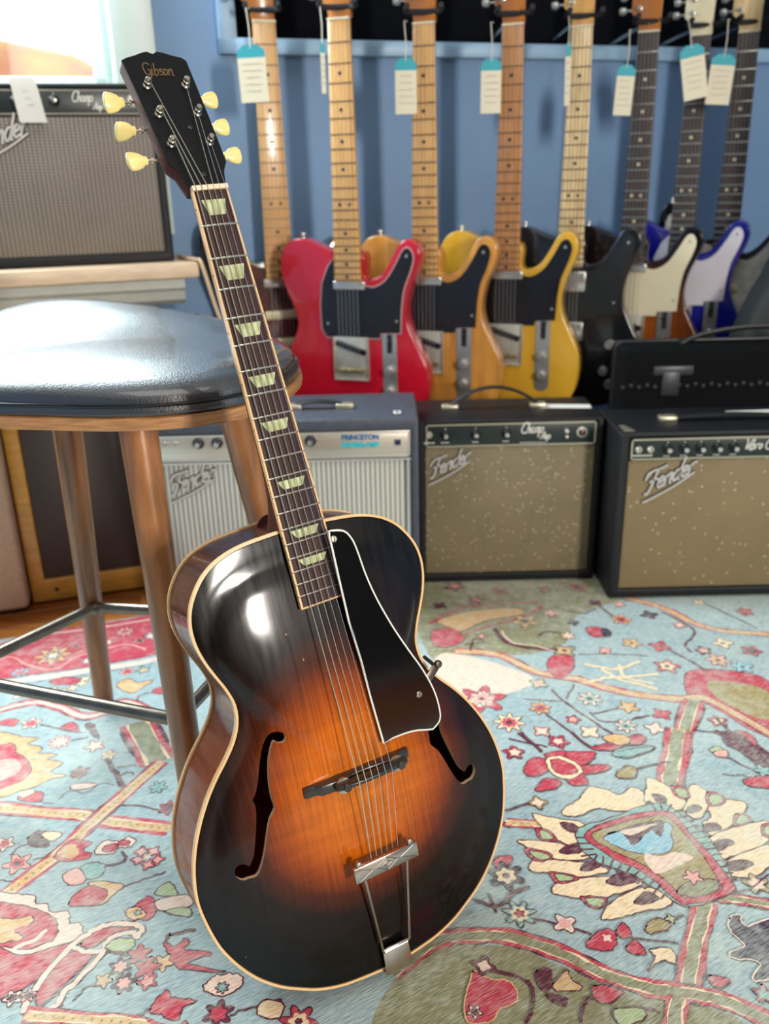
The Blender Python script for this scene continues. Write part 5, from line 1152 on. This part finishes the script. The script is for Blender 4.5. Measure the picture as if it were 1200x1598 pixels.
M_cream = mat('yellowed_metal', '#c9c2a8', .3, metal=.8)

# silver faced combo behind the guitar body (bottom left of the row)
g_s = grille_mat('silver_grille', '#c9c7b8', '#6c7072', .0098, .0052, .42, .30, mixx=.9, mixz=.45, var=.06)
a1 = amp('guitar_amplifier', 'silver faced amplifier with blue lettering behind the archtop guitar', (-.203, 1.640, 0), 0, .548, .215, .418, M_tolexd, g_s, mat('brushed_silver_panel', '#cfc8ba', .32, metal=.75, var=.08, scale=4, stretch=(1, 60, 60)), (.022, .333), (.337, .393), mg=.016, border=mat('bright_aluminium', '#d8d8d4', .3, metal=.6))
for x in (-.427, -.408): jack(a1, x+.203, .377, .006)
for x in (-.363, -.326, -.18, -.142): knob(a1, x+.203, .376, .0115)
lettering('PRINCETON', .0132, mat('blue_ink', '#1f6298', .5), 'blue_lettering', a1, (.122, .0, .3765), (math.pi/2, 0, 0), bold=.0007)
lettering('REVERB-AMP', .0128, mat('cyan_ink', '#22b4bd', .5), 'cyan_lettering', a1, (.122, .0, .3610), (math.pi/2, 0, 0), bold=.0009)
mb = MB(); mb.lathe([(.008, 0), (.008, -.004), (.005, -.008), (0, -.009)], (.233, .001, .369), (0, 1, 0), n=4); mb.build('pilot_jewel', mat('deep_blue_jewel', '#1f2450', .15), a1)
mb = MB(); mb.box(-.27+.012, .27-.012, -.0035, .0025, .3335, .3368); mb.box(.27-.020, .27-.016, -.003, .004, .03, .335); mb.box(-.27+.016, -.27+.020, -.003, .004, .03, .335); mb.build('drip_edge', mat('bright_aluminium', '#d8d8d4'), a1)
name_script(a1, 'Fender', -.225, .268, .038, rise=.36, r=.0030)
handle(a1, .018, .13, .09, .417, .010, M_cream, .0)
mb = MB(); mb.box(.226, .240, .035, .055, .4176, .4184); mb.box(.229, .237, .040, .050, .4184, .4187, mi=1); mb.build('top_label', [M_paper, M_darkpart], a1)

# small black combo, middle
g_b = grille_mat('brown_silver_grille', '#97896a', '#4c432f', .0050, .0050, .42, .42, sp=.16, mixx=.8, mixz=.8, var=.14, c3='#c2b898')
a2 = amp('guitar_amplifier', 'black amplifier with three knobs and tan speckled grille, middle of the floor row', (.272, 1.768, 0), 0, .392, .185, .375, M_tolex, g_b, mat('black_panel', '#1c2726', .35), (.018, .315), (.315, .369), mg=.0135, border=M_cream)
ZP = .343
jack(a2, -.174, ZP+.002); 
for x in (-.139, -.075, -.010): knob(a2, x, ZP+.002, .0105)
for x0, x1 in ((-.184, -.160), (-.148, -.130), (-.082, -.068), (-.017, -.003)): underline(a2, x0, x1, ZP-.017, 3)
mb = MB(); script(mb, 'Champ', 0, 0, .0225, .0015, yf=0, slant=.2); mb.build('script_lettering', M_white, a2, (.020, 0, ZP+.001))
mb = MB(); script(mb, 'Amp', 0, 0, .015, .0013, yf=0, slant=.2); mb.build('script_lettering', M_white, a2, (.062, 0, ZP-.0125))
underline(a2, .020, .075, ZP-.0205, 9, .0014)
mb = MB(); mb.lathe([(.0055, 0), (.0055, -.004), (.003, -.010), (0, -.011)], (.118, .001, ZP+.004), (0, 1, 0)); mb.lathe([(.0035, 0), (.003, -.009), (0, -.010)], (.118, .001, ZP-.008), (0, 1, 0)); sw = mb.build('toggle_switch', M_satin, a2); sw['kind'] = 'stuff'
mb = MB(); mb.lathe([(.0115, 0), (.0115, -.004), (.008, -.006), (.0075, -.004)], (.150, .001, ZP+.001), (0, 1, 0), n=20); pj = mb.build('pilot_lamp', M_satin, a2); mb = MB(); mb.lathe([(.0075, 0), (.007, -.006), (0, -.009)], (.150, .001, ZP+.001), (0, 1, 0), n=12); mb.build('lamp_jewel', mat('dark_red_jewel', '#3a1014', .12), pj)
name_script(a2, 'Fender', -.172, .248, .036, rise=.42, r=.0024)
handle(a2, -.125, .075, .10, .374, .042, M_cream, .0)

# wider black combo, right
g_r = grille_mat('gold_brown_grille', '#9c8860', '#54452a', .0052, .0052, .42, .42, sp=.06, mixx=.8, mixz=.8, var=.10)
a3 = amp('guitar_amplifier', 'black amplifier with five knobs at the right end of the floor row', (.748, 1.667, 0), 0, .545, .19, .369, M_tolex, g_r, mat('black_panel', '#1c2726'), (.020, .309), (.309, .357), mg=.0225, border=M_cream)
ZP = .334
for x in (.515, .539): jack(a3, x-.748, ZP-.001, .0072)
for x in (.573, .607, .640, .674, .707): knob(a3, x-.748, ZP, .0110)
underline(a3, .504-.748, .545-.748, ZP-.015, 9, .003)
for x in (.566, .600, .633, .667, .700): underline(a3, x-.748, x-.748+.014, ZP-.0165, 3, .0018)
mb = MB(); script(mb, 'Vibro Champ', 0, 0, .022, .0014, yf=0, slant=.2); mb.build('script_lettering', M_white, a3, (.727-.748, 0, ZP-.006))
name_script(a3, 'Fender', -.214, .236, .042, rise=.46, r=.0028)
handle(a3, -.155, .085, .085, .3685, .006, M_cream, .0)
mb = MB(); mb.prism([(-.262, .012), (-.240, .012), (-.250, .055), (-.262, .055)], .3688, .3698); mb.build('metal_corner', M_cream, a3)

# papers lying on the amplifiers
mb = MB(); mb.box(-.055, .055, -.016, .016, 0, .0008); pt_ = tag(mb.build('paper_slip', M_paper, None, (.405, 1.865, .3755), (0, 0, -.12)), 'white paper slip lying on top of the middle amplifier', 'paper')
mb = MB(); mb.box(-.05, .05, -.014, .014, 0, .0008); pt_ = tag(mb.build('paper_slip', M_paper, None, (.79, 1.80, .3695), (0, 0, .05)), 'white paper slip lying on top of the right hand amplifier', 'paper')

# amplifier on the window shelf
g_w = grille_mat('grey_brown_grille', '#91867a', '#4a4038', .0088, .0060, .40, .38, mixx=.8, mixz=.7, var=.12)
a4 = amp('guitar_amplifier', 'black amplifier with grey brown grille standing on the window shelf', room(-.065, 2.025, .695), TH, .43, .19, .352, M_tolex, g_w, mat('black_panel', '#1c2726'), (.020, .292), (.292, .342), mg=.0165, border=mat('dim_edge', '#8a857a', .5))
name_script(a4, 'Fender', -.150, .222, .044, rise=.36, r=.003)
mb = MB(); script(mb, 'Champ', 0, 0, .019, .0013, yf=0, slant=.2); mb.build('script_lettering', M_white, a4, (.045, 0, .3175))
mb = MB(); script(mb, 'Amp', 0, 0, .013, .0012, yf=0, slant=.2); mb.build('script_lettering', M_white, a4, (.085, 0, .303))
for x in (-.06, .012): knob(a4, x, .319, .011)
mb = MB(); mb.lathe([(.012, 0), (.012, -.004), (.008, -.006)], (.165, .001, .319), (0, 1, 0), n=20); mb.build('pilot_lamp', M_satin, a4)
t = thing('price_tag', 'blank white tag hanging over the front of the window shelf amplifier', 'tag', room(-.108, 2.0015, .985), TH)
mb = MB(); mb.loft([[(-.024, .004, .070), (.022, .004, .070), (.022, .0052, .070), (-.024, .0052, .070)], [(-.020, .0, .052), (.028, .0, .052), (.028, .0012, .052), (-.020, .0012, .052)], [(-.014, -.003, -.012), (.037, -.003, -.012), (.037, -.0018, -.012), (-.014, -.0018, -.012)]]); mb.build('paper', M_paper, t)
mb = MB(); 
for k in range(3): mb.tube([(-.002+.004*k+i*.002, -.0032+.001*k*0, .045-.012*k-.003*(i % 2)) for i in range(7)], .0004, n=4)
mb.build('handwriting', mat('grey_pencil', '#6c7488', .6), t)

# amplifier in a yellow wooden cabinet and the tan case beside it, left
M_ywood = mat('yellow_varnished_pine', '#c08a34', .35, coat=.3, var=.22, scale=5, stretch=(3, 3, 12))
g_t = grille_mat('dark_brown_grille', '#4a3c34', '#2c2320', .0036, .0036, .4, .4, mixx=.6, mixz=.6)
a5 = amp('guitar_amplifier', 'amplifier with yellow wooden front frame and dark brown grille under the window', room(-.098, 1.858, .0), TH, .29, .15, .42, M_ywood, g_t, None, (.052, .392), None, mg=.031)
mb = MB(); mb.lathe([(.0045, 0), (.0045, -.0012), (0, -.0014)], (-.092, .0, .027), (0, 1, 0)); mb.build('frame_screw', M_darkpart, a5)
handle(a5, -.06, .06, .07, .42, .012, M_satin)
t = thing('equipment_case', 'tan fabric covered case at the left edge behind the stool', 'case', room(-.50, 1.822, 0), TH)
mb = MB(); mb.box(-.253, .253, 0, .17, .006, .45); mb.build('shell', mat('tan_tolex', '#c2a184', .7, var=.10, scale=150, bump=.4, bscale=300), t, bevel=.012, seg=3)
mb = MB(); mb.box(-.256, .256, .075, .083, .004, .452); mb.build('lid_seam', mat('brown_piping', '#6a4a34', .6), t, bevel=.002)
for x in (-.22, .22):
    mb = MB(); mb.lathe([(.012, 0), (.012, .007), (0, .007)], (x, .08, 0)); mb.build('foot', M_darkpart, t)
handle(t, -.07, .07, .08, .452, .02, M_satin)

# cable over the end of the shelf
mb = MB(rt); mb.tube(smooth([(.168, 2.12, .699), (.172, 2.05, .6985), (.193, 1.985, .6988), (.2015, 1.963, .690), (.222, 1.957, .60), (.240, 1.955, .53), (.275, 1.97, .32), (.30, 2.02, .05), (.34, 2.08, .0045), (.46, 2.1, .0045)], 5), .0042, n=8)
tag(mb.build('power_cable', mat('beige_cable', '#c9ad8c', .5), angle=60), 'beige cable hanging down from the right end of the window shelf', 'cable')

# ---------------------------------------------------------------- electric guitars on the wall
TELE = [(0, 2), (60, 4), (112, 18), (148, 52), (163, 102), (159, 148), (138, 192), (121, 230), (117, 265), (126, 305), (141, 340), (147, 366), (140, 388), (122, 397), (104, 388), (88, 360), (70, 333), (48, 322), (30, 326), (28, 372),
        (-30, 374), (-62, 384), (-96, 398), (-126, 393), (-146, 368), (-150, 330), (-138, 290), (-122, 250), (-121, 218), (-138, 182), (-158, 142), (-163, 100), (-148, 52), (-112, 18), (-60, 4)]
STRAT = [(0, 2), (60, 6), (115, 24), (150, 62), (162, 110), (154, 160), (132, 205), (120, 245), (124, 290), (138, 335), (146, 368), (138, 388), (120, 392), (98, 372), (70, 338), (46, 322), (30, 330), (28, 352),
         (-30, 354), (-48, 350), (-72, 372), (-100, 410), (-122, 432), (-142, 430), (-154, 400), (-152, 350), (-136, 295), (-124, 250), (-128, 210), (-148, 165), (-162, 115), (-152, 62), (-115, 24), (-60, 6)]
GUARD = [(-28, 366), (-46, 345), (-60, 312), (-65, 268), (-64, 222), (-54, 204), (62, 204), (64, 214), (106, 216), (108, 262), (114, 302), (128, 338), (134, 364), (126, 380), (113, 378), (98, 352), (76, 320), (50, 306), (31, 310), (28, 366)]
GUARD2 = [(-28, 340), (-56, 350), (-100, 398), (-124, 412), (-138, 392), (-134, 340), (-118, 290), (-108, 240), (-100, 205), (-60, 190), (0, 150), (60, 80), (100, 70), (118, 110), (112, 180), (104, 240), (108, 300), (122, 345), (126, 368), (108, 366), (80, 330), (52, 308), (31, 312), (28, 340)]
def mmp(P, f=1): return [(x/1000*f, y/1000) for x, y in P]
M_maple = mat('amber_maple', '#d2a05c', .3, coat=.5, var=.10, scale=10, stretch=(8, 1, 1))
M_maple2 = mat('pale_maple', '#dcc08e', .3, coat=.5, var=.18, scale=22, stretch=(4, 1, 1))
M_maple3 = mat('dark_amber_maple', '#b57c46', .3, coat=.4, var=.14, scale=16, stretch=(6, 1, 1))
M_head = mat('amber_headstock', '#a8682c', .25, coat=.5, var=.1, scale=12)
M_rose2 = mat('dark_rosewood', '#3a2e2a', .5, var=.2, scale=20)
M_fdark = mat('tarnished_fret', '#6e5436', .4, metal=.5)
M_ivory = mat('aged_ivory', '#cfc7a4', .5)
M_bk = mat('black_guard', '#101216', .22, coat=.4)
FRM = {}
def shared(key, fn):
    if key not in FRM: FRM[key] = fn()
    return FRM[key]
def child(name, me, parent, loc=(0, 0, 0), sc=None):
    o = bpy.data.objects.new(name, me); COL.objects.link(o); o.parent = parent; o.location = loc
    if sc: o.scale = sc
    return o
def electric(label, nut, s, yaw, body, shape=TELE, guard=None, gshape=GUARD, neck='maple', necks=None, bridge='plate', pickup=True, edge=None, headm=None, knobs=None, humb=False, edge_m=None, roll=0.0):
    t = thing('electric_guitar', label, 'guitar', group=None)
    SY = .128; EY = SY + .6477*2**(-21/12); NY = SY+.6477
    cx, sx_ = math.cos(yaw), math.sin(yaw)
    R = Matrix(((cx, 0, -sx_), (-sx_, 0, -cx), (0, 1, 0))) @ Matrix.Rotation(roll, 3, 'Z')
    N_ = Vector(nut); loc = N_ - R @ Vector((0, NY*s, .013*s))
    t.matrix_world = Matrix.Translation(loc) @ R.to_4x4() @ Matrix.Scale(s, 4)
    o = smooth(mmp(shape), 3, True)
    mb = MB(); mb.prism(o, -.045, 0); mb.build('body', body, t, bevel=.004, seg=3)
    if edge:   # pale binding line round the top
        mb = MB(); mb.tube([(x, y, -.001) for x, y in o], .0022, n=6, closed=True); mb.build('body_binding', edge, t)
    if guard:
        g = mmp(gshape); g = smooth(g[:-1], 2, False)+[g[-1]] if gshape is GUARD2 else smooth(g[:6], 1) + g[6:9] + smooth(g[9:-1], 3)
        mb = MB(); mb.prism(g, .0002, .0026); gp = mb.build('pickguard', guard, t)
        if edge_m: mb = MB(); mb.tube([(x, y, .0014) for x, y in g], .0016, n=5, closed=True); mb.build('guard_edge', edge_m, gp)
        for q in ((-.050, .232), (.098, .240), (.120, .366)) if gshape is GUARD else ((-.12, .395), (.10, .09), (.105, .25)):
            child('guard_screw', shared('gs', lambda: MB().lathe([(.0028, 0), (.0028, .001), (0, .0018)]).mesh('guard_screw', M_chrome)), gp, (q[0], q[1], .0024))
    nm = necks or {'maple': M_maple, 'rose': M_maple}[neck]; bm_ = M_rose2 if neck == 'rose' else nm
    w0, w1 = .021, .028
    def wd(y): return w0+(w1-w0)*(NY-y)/(NY-EY)
    mb = MB(); mb.loft([[(wd(y)*math.cos(a), y, .0065-.019*math.sin(a)) if 0 < k < 16 else (wd(y)*math.cos(a), y, .0065) for k, a in enumerate([math.pi*k/16 for k in range(17)])] for y in (NY, (NY+.36)/2, .36)]); nk_ = mb.build('neck', nm, t)
    mb = MB(); mb.loft([[(-wd(y), y, .006), (wd(y), y, .006), (wd(y), y, .0122), (wd(y)*.5, y, .0132), (-wd(y)*.5, y, .0132), (-wd(y), y, .0122)] for y in (NY, EY-.004)]); fb_ = mb.build('fingerboard', bm_, t, bevel=.0008)
    fm = M_fret if neck == 'rose' else M_fdark
    fme = shared('f'+neck, lambda: MB().tube([(-1, 0, 0), (-.5, 0, .0009), (.5, 0, .0009), (1, 0, 0)], .0013, n=5).mesh('fret', fm))
    for f in range(1, 22):
        y = SY+.6477*2**(-f/12); c = child('fret', fme, t, (0, y, .0124), (wd(y), 1.15, 1))
    dme = shared('d'+neck, lambda: MB().lathe([(.0034, 0), (.0034, .0006), (0, .0006)], n=12).mesh('inlay_dot', M_ivory if neck == 'rose' else M_darkpart))
    for f in (3, 5, 7, 9, 12, 15, 17, 19, 21):
        y = SY+.6477*(2**(-f/12)+2**(-(f-1)/12))/2
        for x in ((-.010, .010) if f == 12 else (0,)): child('inlay_dot', dme, t, (x, y, .0130))
    mb = MB(); mb.box(-.021, .021, NY, NY+.0035, .006, .0148); mb.build('nut', mat('ivory_nut', '#d8cfb4', .5), t)
    hp = [(-.021, .0035), (-.022, .012), (-.027, .026), (-.036, .036), (-.038, .05), (-.036, .17), (-.026, .190), (-.006, .188), (.006, .172), (.010, .150), (.022, .136), (.027, .118), (.024, .09), (.021, .05), (.021, .0035)]
    mb = MB(); mb.prism([(x, NY+y) for x, y in smooth(hp, 2)], -.008, .0065); mb.build('headstock', headm or M_head, t, bevel=.0015)
    def tmesh():
        mb = MB(); mb.lathe([(.0050, 0), (.0050, .002), (.0032, .003), (.0032, .012), (0, .012)], n=12); mb.cyl((0, 0, -.018), (-.030, 0, -.018), .002, n=8); mb.cyl((0, 0, -.024), (0, 0, -.012), .006, n=10)
        mb.lathe([(.002, 0), (.0065, .003), (.0080, .008), (.0065, .015), (0, .017)], (-.028, 0, -.018), (-1, 0, 0), n=12); return mb.mesh('tuner', M_chrome)
    for k in range(6): child('tuner', shared('tu', tmesh), t, (-.022+.001*k, NY+.045+.0245*k, .0065))
    # strings
    sme = shared('st', lambda: MB().tube([(0, 0, 0), (0, 1, 0)], .0006, n=5).mesh('string', M_str2))
    for k in range(6): child('string', sme, t, ((k-2.5)*.0085, SY-.002, .0165), (1, NY-SY+.004, 1)).rotation_euler = (-.003, 0, (k-2.5)*.0014*1.0)
    if not humb: mb = MB(); mb.box(-.034, .034, .300, .318, .0026, .0085); mb.build('neck_pickup', M_chrome, t, bevel=.006, seg=3)
    else: mb = MB(); mb.box(-.036, .036, .262, .306, .0026, .0105); mb.build('neck_pickup', M_chrome, t, bevel=.004, seg=2)
    if bridge == 'plate':
        mb = MB(); mb.box(-.038, .038, .118, .206, .0028, .0044); mb.box(-.038, -.0365, .118, .206, .0044, .010); mb.box(.0365, .038, .118, .206, .0044, .010); mb.box(-.038, .038, .118, .1195, .0044, .010); bp_ = mb.build('bridge_plate', M_satin, t, bevel=.0008)
        mb = MB(); mb.prism([(-.034, .190), (.030, .169), (.034, .180), (-.030, .201)], .0044, .010); mb.build('bridge_pickup', M_bk, bp_, bevel=.002)
        for k in range(3): child('saddle', shared('sa', lambda: MB().cyl((-.0085, 0, 0), (.0085, 0, 0), .0042, n=10).mesh('saddle', mat('brass_saddle', '#9c8a5c', .3, metal=.9))), bp_, ((k-1)*.020, SY+.010, .010))
    elif bridge == 'humb':
        mb = MB(); mb.box(-.036, .036, .155, .197, .0026, .0105); mb.build('bridge_pickup', M_chrome, t, bevel=.004); mb = MB(); mb.box(-.035, .035, .112, .138, .0026, .012); mb.build('bridge_plate', M_satin, t, bevel=.002)
    elif bridge == 'strat':
        for y_ in (.245, .188):
            mb = MB(); mb.prism([(-.036, y_-.009), (.036, y_-.009), (.036, y_+.009), (-.036, y_+.009)], .0026, .0095); mb.build('pickup', mat('cream_pickup_cover', '#cfc4a0', .35), t, bevel=.005, seg=3)
        mb = MB(); mb.box(-.035, .035, .112, .145, .0026, .011); mb.build('bridge_plate', M_satin, t, bevel=.002)
    if knobs is None and bridge == 'plate':
        mb = MB(); mb.prism([(.082+.016*math.cos(a), (.222 if math.sin(a) > 0 else .078)+.016*math.sin(a)) for a in [math.pi*k/8 for k in range(16)]], .0004, .0024); cp = mb.build('control_plate', M_chrome, t)
        for y_ in (.098, .140): mb = MB(); mb.lathe([(.009, 0), (.009, .014), (.008, .016), (0, .0165)], (.082, y_, .0024)); mb.build('knob', M_chrome, cp)
        mb = MB(); mb.box(.0765, .0875, .176, .214, .0024, .0028); mb.build('switch_slot', M_darkpart, cp); mb = MB(); mb.tube([(.082, .196, .002), (.082, .203, .014)], .0022, n=8); mb.build('switch_tip', M_darkpart, cp)
    for (x, y) in (knobs or []):
        mb = MB(); mb.lathe([(.0115, 0), (.0105, .010), (.009, .013), (0, .0132)], (x, y, .0026)); mb.build('knob', M_chrome, t)
    mb = MB(); mb.lathe([(.0035, 0), (.003, .006), (.0065, .009), (.0065, .012), (0, .013)], (-.105 if shape is TELE else -.13, .396 if shape is TELE else .432, -.022), (-.1, 1, 0), n=12); mb.build('strap_button', M_chrome, t)
    # the padded hook it hangs from
    wy = (VB + N_.x*ST)/CT; 
    h = thing('wall_hanger', 'black wall hook holding %s' % HOOK[label], 'hook')
    h.location = (N_.x, wy+.02, N_.z+.020*s); L_ = max(.04, wy+.05 - N_.y - .002)
    mb = MB(); mb.cyl((0, .02, 0), (0, -L_+.03, 0), .005, n=10); mb.build('arm', M_bk, h)
    mb = MB(); mb.tube(smooth([(-.035, -L_-.01, .006), (-.036, -L_+.02, 0), (-.022, -L_+.032, 0), (.022, -L_+.032, 0), (.036, -L_+.02, 0), (.035, -L_-.01, .006)], 4), .006, n=8); mb.build('yoke', mat('black_foam', '#15151a', .8), h)
    return t
M_red = mat('cherry_red_finish', '#b01226', .18, coat=.8, var=.10, scale=6)
M_nat = mat('natural_ash', '#b97f38', .28, coat=.5, var=.25, scale=7, stretch=(7, 1, 3))
M_blonde = mat('butterscotch', '#c9992c', .28, coat=.5, var=.10, scale=6, stretch=(4, 1, 1))
M_blackf = mat('black_finish', '#15171a', .2, coat=.6)
M_charc = mat('charcoal_finish', '#1f2224', .3, coat=.4)
M_blue = mat('deep_blue_finish', '#10167e', .2, coat=.7)
M_brown = wood_shader('brown_sunburst', [(0, '#a05c20'), (.4, '#7c3e14'), (.7, '#241210'), (1, '#0c0b0c')], .0, .12, .17, .20)
M_tort = mat('tortoise_guard', '#4a1a14', .2, coat=.5, var=.5, scale=30, col2='#1c0c0c')
M_crg = mat('cream_guard', '#d8cfb0', .35, coat=.2)
M_wg = mat('white_guard', '#cfccd6', .35, coat=.2)
M_prl = mat('white_pearl_guard', '#c9c6b6', .3, coat=.3, var=.25, scale=40)
HOOK = {}
GL_ = [((-0.2422, 2.195, 1.1855), 1.2152), ((-0.0726, 2.05, 1.1652), 1.1583), ((0.1064, 2.08, 1.1577), 1.1357), ((0.3007, 2.11, 1.1556), 1.119), ((0.4606, 2.16, 1.1557), 1.1113), ((0.6202, 2.2, 1.148), 1.1003), ((0.7621, 2.27, 1.148), 1.0767), ((0.8853, 2.3, 1.1562), 1.1069)]
labs = ['dark electric guitar with tortoise pickguard and maple neck, leftmost on the wall', 'cherry red electric guitar with black pickguard hanging on the wall', 'natural wood electric guitar with black pickguard, right of the red guitar',
        'butterscotch yellow electric guitar with black pickguard and dark amber neck', 'all black electric guitar with chrome pickup covers and pale maple neck', 'electric guitar with cream pickguard and dark fingerboard above the black case',
        'deep blue electric guitar with white pickguard near the right edge', 'brown electric guitar with white pearl pickguard, rightmost on the wall']
for l_, h_ in zip(labs, ('the leftmost maple neck guitar', 'the cherry red guitar', 'the natural wood guitar', 'the butterscotch yellow guitar', 'the all black guitar', 'the cream pickguard guitar', 'the deep blue guitar', 'the rightmost pearl guard guitar')): HOOK[l_] = h_
R_ = math.radians
electric(labs[0], GL_[0][0], GL_[0][1], R_(-17), M_blackf, STRAT, M_tort, GUARD2, bridge='strat', knobs=[(.085, .12), (.10, .08)], edge_m=M_crg)
electric(labs[1], GL_[1][0], GL_[1][1], R_(19), M_red, TELE, M_bk, edge_m=mat('pink_white_edge', '#b58a8a', .4))
electric(labs[2], GL_[2][0], GL_[2][1], R_(19), M_nat, TELE, M_bk)
electric(labs[3], GL_[3][0], GL_[3][1], R_(19), M_blonde, TELE, M_bk, necks=M_maple3)
electric(labs[4], GL_[4][0], GL_[4][1], R_(20), M_blackf, TELE, M_charc, necks=M_maple2, bridge='humb', humb=True, headm=M_maple, knobs=[(.095, .15), (.115, .105), (.085, .09), (.10, .06)])
electric(labs[5], GL_[5][0], GL_[5][1], R_(24), M_brown, TELE, M_crg, neck='rose', headm=M_head)
electric(labs[6], GL_[6][0], GL_[6][1], R_(26), M_blue, TELE, M_wg, neck='rose', headm=M_crg)
electric(labs[7], GL_[7][0], GL_[7][1], R_(26), M_brown, STRAT, M_prl, GUARD2, neck='rose', bridge='strat', headm=M_maple2, knobs=[(.085, .12), (.10, .08)])

# paper price tags hanging from the headstocks
M_teal = mat('teal_paper', '#2f9aa8', .6); M_tagp = mat('cream_tag_paper', '#d8cfb6', .7); M_cord = mat('white_string', '#c9c3b4', .8); M_ink = mat('grey_ink', '#7c7f86', .7)
for (lb, top_, bot_, wd_, rot_, y_) in [('cream price tag with teal top beside the leftmost maple neck', (-0.2629, 2.08, 1.1258), (-0.2716, 2.08, 1.0146), 0.06, 0.03, 0.07), ('grey price tag turned edge on, left of the cherry red guitar neck', (-0.106, 2.02, 1.1219), (-0.1107, 2.02, 1.0239), 0.0093, 0.0, 0.07), ('price tag hanging left of the natural wood guitar neck', (0.0681, 2.07, 1.0933), (0.0667, 2.07, 0.9838), 0.0465, 0.0, 0.07), ('price tag hanging left of the butterscotch guitar neck', (0.2551, 2.1, 1.0916), (0.2575, 2.1, 0.9829), 0.0444, 0.0, 0.07), ('narrow price tag turned edge on, beside the pale maple neck', (0.4289, 2.14, 1.1238), (0.4358, 2.14, 0.9973), 0.0127, 0.02, 0.07), ('price tag hanging left of the cream pickguard guitar neck', (0.5666, 2.16, 1.0791), (0.5748, 2.16, 0.9758), 0.0402, -0.05, 0.07), ('tilted price tag hanging over the neck of the deep blue guitar', (0.7126, 2.18, 1.1179), (0.7245, 2.18, 1.0058), 0.0547, 0.2, 0.07), ('price tag hanging left of the rightmost guitar neck', (0.7969, 2.2, 1.1006), (0.8094, 2.2, 0.9961), 0.0554, -0.06, 0.07)]:
    t = thing('price_tag', lb, 'tag', top_); t.rotation_euler = (0, -rot_, 0); hgt = top_[2]-bot_[2]; k = hgt
    mb = MB(); w2 = wd_/2; mb.box(-w2, w2, 0, .0008, -hgt, -.22*hgt); mb.build('paper', M_tagp, t)
    mb = MB(); mb.prism([(-w2, -.22*hgt), (w2, -.22*hgt), (w2, -.10*hgt), (w2*.5, 0), (-w2*.5, 0), (-w2, -.10*hgt)], 0, .0008, 'y'); mb.build('teal_top', M_teal, t)
    mb = MB(); mb.tube([(0, .0004, -.06*hgt), (.001, .002, .03), (-.002, .006, .07), (.004, .012, y_)], .0012, n=6); mb.build('cord', M_cord, t)
    mb = MB()
    for i in range(5):
        zz = -.32*hgt-i*.12*hgt; ln = w2*random.uniform(.5, .8); mb.tube([(-ln+2*ln*j/8, -.0003, zz+random.uniform(-.0012, .0012)) for j in range(9)], .0005, n=4)
    mb.build('handwriting', M_ink, t)

# black hard case standing behind the right hand amplifier, grey gig bag beyond it
t = thing('guitar_case', 'black hard case with grey latch behind the right hand amplifier', 'case', (.83, 1.905, 0))
M_case = mat('black_case_vinyl', '#08090b', .8, spec=.12, bump=.3, bscale=300)
mb = MB(); mb.box(-.30, .42, 0, .09, .006, .500); mb.build('shell', M_case, t, bevel=.02, seg=4)
mb = MB(); mb.box(-.303, .423, .040, .046, .004, .503); mb.build('lid_rim', mat('dark_grey_trim', '#2c2e32', .4, metal=.3), t, bevel=.002)
mb = MB(); mb.tube(smooth([(-.17, .02, .49), (-.12, .02, .515), (-.02, .02, .53), (.08, .02, .525), (.13, .02, .495)], 4), .008, n=8, flat=.6); mb.build('handle', M_darkpart, t)
mb = MB(); mb.box(-.225, -.135, -.006, .001, .43, .452); mb.box(-.205, -.165, -.009, .001, .385, .44); mb.build('latch', mat('dark_grey_latch', '#3c3e42', .4, metal=.4), t, bevel=.004)
mb = MB(); mb.box(.075, .105, .0, .012, .502, .507); mb.build('orange_tag', mat('orange_sticker', '#b8741c', .5), t)
for i in range(28):
    child('zip_tooth', shared('zt', lambda: MB().box(-.004, .004, -.003, .003, -.004, .004).mesh('zip_tooth', M_darkpart, bevel=.0008)), t, (-.29+.018*i, -.001, .405+.004*(i % 2)))
for x in (-.25, .36):
    mb = MB(); mb.lathe([(.012, 0), (.012, .008), (0, .008)], (x, .045, 0)); mb.build('foot', M_darkpart, t)
t = thing('gig_bag', 'charcoal grey padded gig bag standing at the right edge', 'bag', (1.03, 2.09, 0))
P = smooth([(-.19, 0), (-.20, .25), (-.185, .42), (-.15, .55), (-.10, .66), (-.08, .80), (-.075, 1.25), (.075, 1.25), (.08, .80), (.10, .66), (.15, .55), (.19, .42), (.20, .25), (.19, 0)], 3)
mb = MB(); mb.prism(P, -.05, .06, 'y'); mb.build('padded_shell', mat('charcoal_nylon', '#292c2c', .75, var=.1, scale=200, bump=.3, bscale=200), t, bevel=.022, seg=4)
mb = MB(); mb.prism([(-.13, .1), (.13, .1), (.12, .42), (-.12, .42)], -.066, -.048, 'y'); mb.build('front_pocket', mat('charcoal_nylon', '#292c2c'), t, bevel=.008, seg=3)
mb = MB(); mb.tube(smooth([(-.04, -.06, .62), (-.03, -.085, .66), (.03, -.085, .66), (.04, -.06, .62)], 4), .008, n=8, flat=.5); mb.build('carry_handle', M_darkpart, t)
